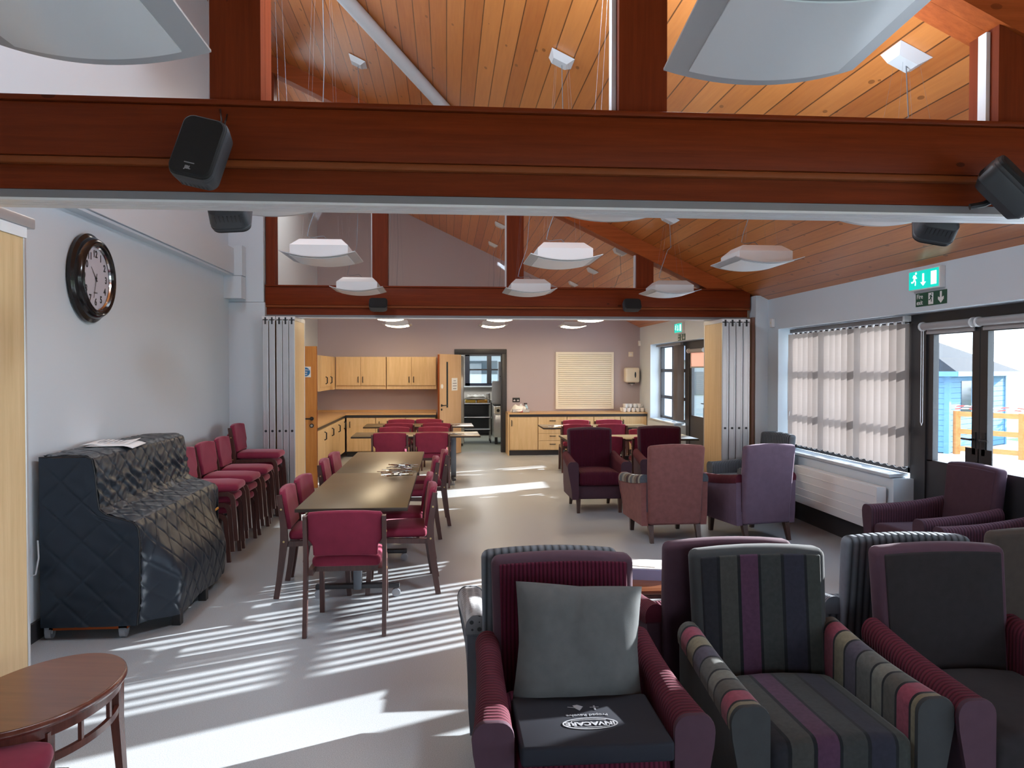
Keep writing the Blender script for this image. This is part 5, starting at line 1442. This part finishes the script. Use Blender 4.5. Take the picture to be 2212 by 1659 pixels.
t = thing('extractor_hood', 'steel extractor hood hanging above the cooking range', 'hood', (1.45, 18.2, 2.15))
MB().loft([[(dx * a, dy * b, z) for dx, dy in ((-1, -1), (1, -1), (1, 1), (-1, 1))] for a, b, z in ((.60, .5, 0), (.60, .5, .10), (.3, .3, .60))]).build('canopy', M['steel'], t, 0)
# ------------------------------------------------------------------ terrace and beyond
struct(MB().box(4.45, 13.6, -12, 22, -.14, -.02).build('ground_terrace', M['deck'], smooth=0), 'sunlit pale timber decking outside the doors', 'decking')
struct(MB().box(-60, 140, -60, 140, -3.2, -3.0).build('ground_lawn', M['grass'], smooth=0), 'grassy ground sloping away below the terrace', 'ground')
t = thing('garden_shed', 'pale blue timber summerhouse with a hipped grey roof on the terrace', 'shed', (10.19, 15.05, 0), R(35))
w = MB()
nb = 15
for i in range(nb):
    z = 1.66 * i / nb; dz = 1.66 / nb
    w.box(-.012, 3.2, -.012, 2.6, z, z + dz * .92).box(.0, 3.19, 0, 2.59, z + dz * .9, z + dz)
w.build('wall', M['shedblue'], t, 0)
for a in ((-.03, .07, -.03, .07), (3.13, 3.23, -.03, .07)): MB().box(a[0], a[1], a[2], a[3], -.02, 1.66).build('corner_post', M['shedblue'], t, 0)
MB().box(-.02, -.013, .55, 1.15, .55, 1.42).build('window', M['darkglass'], t, 0)
MB().box(.62, 1.15, -.022, -.013, .72, 1.46).build('window', M['glass_sky'] if 'glass_sky' in M else M['darkglass'], t, 0)
MB().box(-.025, -.013, .25, .33, 0, 1.6).box(-.025, -.013, 1.40, 1.48, 0, 1.6).build('door_trim', M['shedblue'], t, 0)
ap0, ap1 = (1.2, 1.3, 2.45), (2.0, 1.3, 2.45)
rb = bmesh.new()
e = [rb.verts.new(p) for p in ((-.28, -.28, 1.64), (3.48, -.28, 1.64), (3.48, 2.88, 1.64), (-.28, 2.88, 1.64))]
a0, a1 = rb.verts.new(ap0), rb.verts.new(ap1)
for q in ((e[0], e[1], a1, a0), (e[1], e[2], a1), (e[2], e[3], a0, a1), (e[3], e[0], a0), (e[3], e[2], e[1], e[0])): rb.faces.new(q)
bmesh.ops.recalc_face_normals(rb, faces=rb.faces)
MB().add(rb).build('roof', M['shedroof'], t, 0)
MB().box(-.28, 3.48, -.29, -.27, 1.56, 1.66).box(-.29, -.27, -.28, 2.88, 1.56, 1.66).build('fascia_board', M['shedblue'], t, 0)
t = thing('terrace_fence', 'orange stained timber rail fence at the terrace edge', 'fence')
FP = [(10.33, 14.98), (10.90, 13.89), (11.47, 12.80), (12.04, 11.71), (12.61, 10.62)]
for i, (x, y) in enumerate(FP):
    MB().box(x - .05, x + .05, y - .05, y + .05, -.02, .86).build('post', M['orangewood'], t, 0)
for z in (.10, .45, .80):
    a, b = Vector((*FP[0], z)), Vector((*FP[-1], z))
    d = (b - a).normalized(); nn = Vector((-d.y, d.x, 0)) * .02
    rl = MB().loft([[p + nn + Vector((0, 0, .05)), p - nn + Vector((0, 0, .05)), p - nn - Vector((0, 0, .05)), p + nn - Vector((0, 0, .05))] for p in (a, b)])
    rl.build('rail', M['orangewood'], t, 0)
tp = MB()
a, b = Vector((*FP[0], .90)), Vector((*FP[-1], .90))
for off in (0, .05):
    pts = [a.lerp(b, k / 40) + Vector((-.06, -.03, off + .02 * math.sin(k * .9) - .02 * (k % 9 == 4))) for k in range(41)]
    tp.tube(pts, [.012] * len(pts), 4)
tag(tp.build('barrier_tape', M['tape'], None, 0), 'red and white barrier tape strung along the orange terrace fence', 'barrier tape')
def blob(name, label, cat, c, r, seed, m, n=900, leaf=.07):
    rnd = random.Random(seed)
    tb = bmesh.new()
    for _ in range(n):
        while True:
            v = Vector((rnd.uniform(-1, 1), rnd.uniform(-1, 1), rnd.uniform(-1, 1)))
            if .55 < v.length < 1.0: break
        p = Vector((v.x * r[0], v.y * r[1], v.z * r[2]))
        q = Euler((rnd.uniform(0, 6), rnd.uniform(0, 6), rnd.uniform(0, 6))).to_matrix()
        vs = [tb.verts.new(p + q @ Vector(w) * leaf) for w in ((-1, 0, 0), (0, -.45, .1), (1, 0, 0), (0, .45, .1))]
        tb.faces.new(vs)
    core = MB()
    core.lathe([(0, -.85 * r[2])] + [(.72 * math.cos(R(k)), .8 * r[2] * math.sin(R(k))) for k in range(-60, 80, 20)] + [(0, .82 * r[2])], 12, Matrix.Diagonal((r[0], r[1], 1, 1)))
    core.add(tb)
    o = core.build(name, m, None, 0)
    o.location = c
    return tag(o, label, cat)
blob('hedge', 'clipped green hedge behind the orange terrace fence', 'hedge', (13.8, 12.6, .0), (.75, 3.2, 1.0), 1, M['hedge'], 5000, .07)
blob('bush', 'loose pale bush between the shed and the distant houses', 'bush', (14.7, 17.2, .3), (.9, 1.1, 1.1), 2, M['hedge'], 700, .06)
def house(label, x, y, rot, L, D, zb, ze, zr):
    t = thing('house', label, 'house', (x, y, 0), R(rot))
    MB().box(-L / 2, L / 2, -D / 2, D / 2, zb, ze).prism([(-D / 2, ze), (D / 2, ze), (0, zr)], 'x', -L / 2, L / 2).build('wall', M['render'], t, 0)
    MB().ribbon([(-D / 2 - .3, ze - .12), (0, zr + .12), (D / 2 + .3, ze - .12)], .18, 'x', -L / 2 - .2, L / 2 + .2).build('roof', M['slate'], t, 0)
    for k in (-.3, .3): MB().box(L * k - .5, L * k + .5, -.4, .4, zr - .2, zr + 1.0).build('chimney', M['render'], t, 0)
    for k in (-.32, 0, .32):
        for s in (-1, 1):
            MB().box(L * k - .6, L * k + .6, s * (D / 2 + .02) - .02, s * (D / 2 + .02) + .02, ze - 1.9, ze - .7).build('window', M['darkglass'], t, 0)
house('distant grey-roofed house left of the right-hand door stile', 43.5, 44, -35, 13, 8, -6, -1.6, .75)
house('distant grey-roofed house at the right edge of the glazed doors', 60, 34, -30, 11, 8, -6, -1.2, .2)
t = thing('annexe_building', 'white building with a tiled roof edge outside the kitchen window', 'building', (1, 27, 0))
MB().box(-7, 7, 0, 4, -3, 2.5).build('wall', M['render'], t, 0)
MB().prism([(-.5, 2.45), (4.5, 2.45), (2, 4.2)], 'x', -7.2, 7.2).build('roof', M['slate'], t, 0)
MB().box(-.55, .75, -.03, .01, 1.55, 2.0).build('window', M['darkglass'], t, 0)
t = thing('outhouse', 'grey rendered outbuilding outside the far bay windows', 'building', (11.5, 33, 0))
MB().box(-3.5, 5, 0, 5, -3, 2.2).build('wall', M['render'], t, 0)
MB().box(-2.6, -1.9, -.04, .01, .6, 1.6).build('window', M['darkglass'], t, 0)
MB().box(-1.2, -.2, -.04, .01, .6, 1.6).build('window', M['darkglass'], t, 0)
MB().prism([(-.4, 2.1), (5.4, 2.1), (2.5, 4.0)], 'x', -3.8, 5.3).build('roof', M['slate'], t, 0)
# bare tree beyond the far doors
def bare_tree(label, x, y, seed, h):
    rnd = random.Random(seed); m = MB()
    def grow(p, d, L, r, k):
        q = p + d * L
        m.tube([p, p.lerp(q, .5) + Vector((rnd.uniform(-.04, .04), rnd.uniform(-.04, .04), 0)) * L, q], [r, r * .85, r * .65], 6)
        if k == 0: return
        for _ in range(3):
            e = (d + Vector((rnd.uniform(-.8, .8), rnd.uniform(-.8, .8), rnd.uniform(-.1, .6)))).normalized()
            grow(q, e, L * rnd.uniform(.6, .8), r * .6, k - 1)
    grow(Vector((0, 0, -3)), Vector((0, 0, 1)), h, .10, 4)
    o = m.build('bare_tree', M['twig'], None, 40); o.location = (x, y, 0)
    tag(o, label, 'tree')
bare_tree('bare winter tree seen through the far terrace doors', 9.3, 26.5, 4, 3.0)
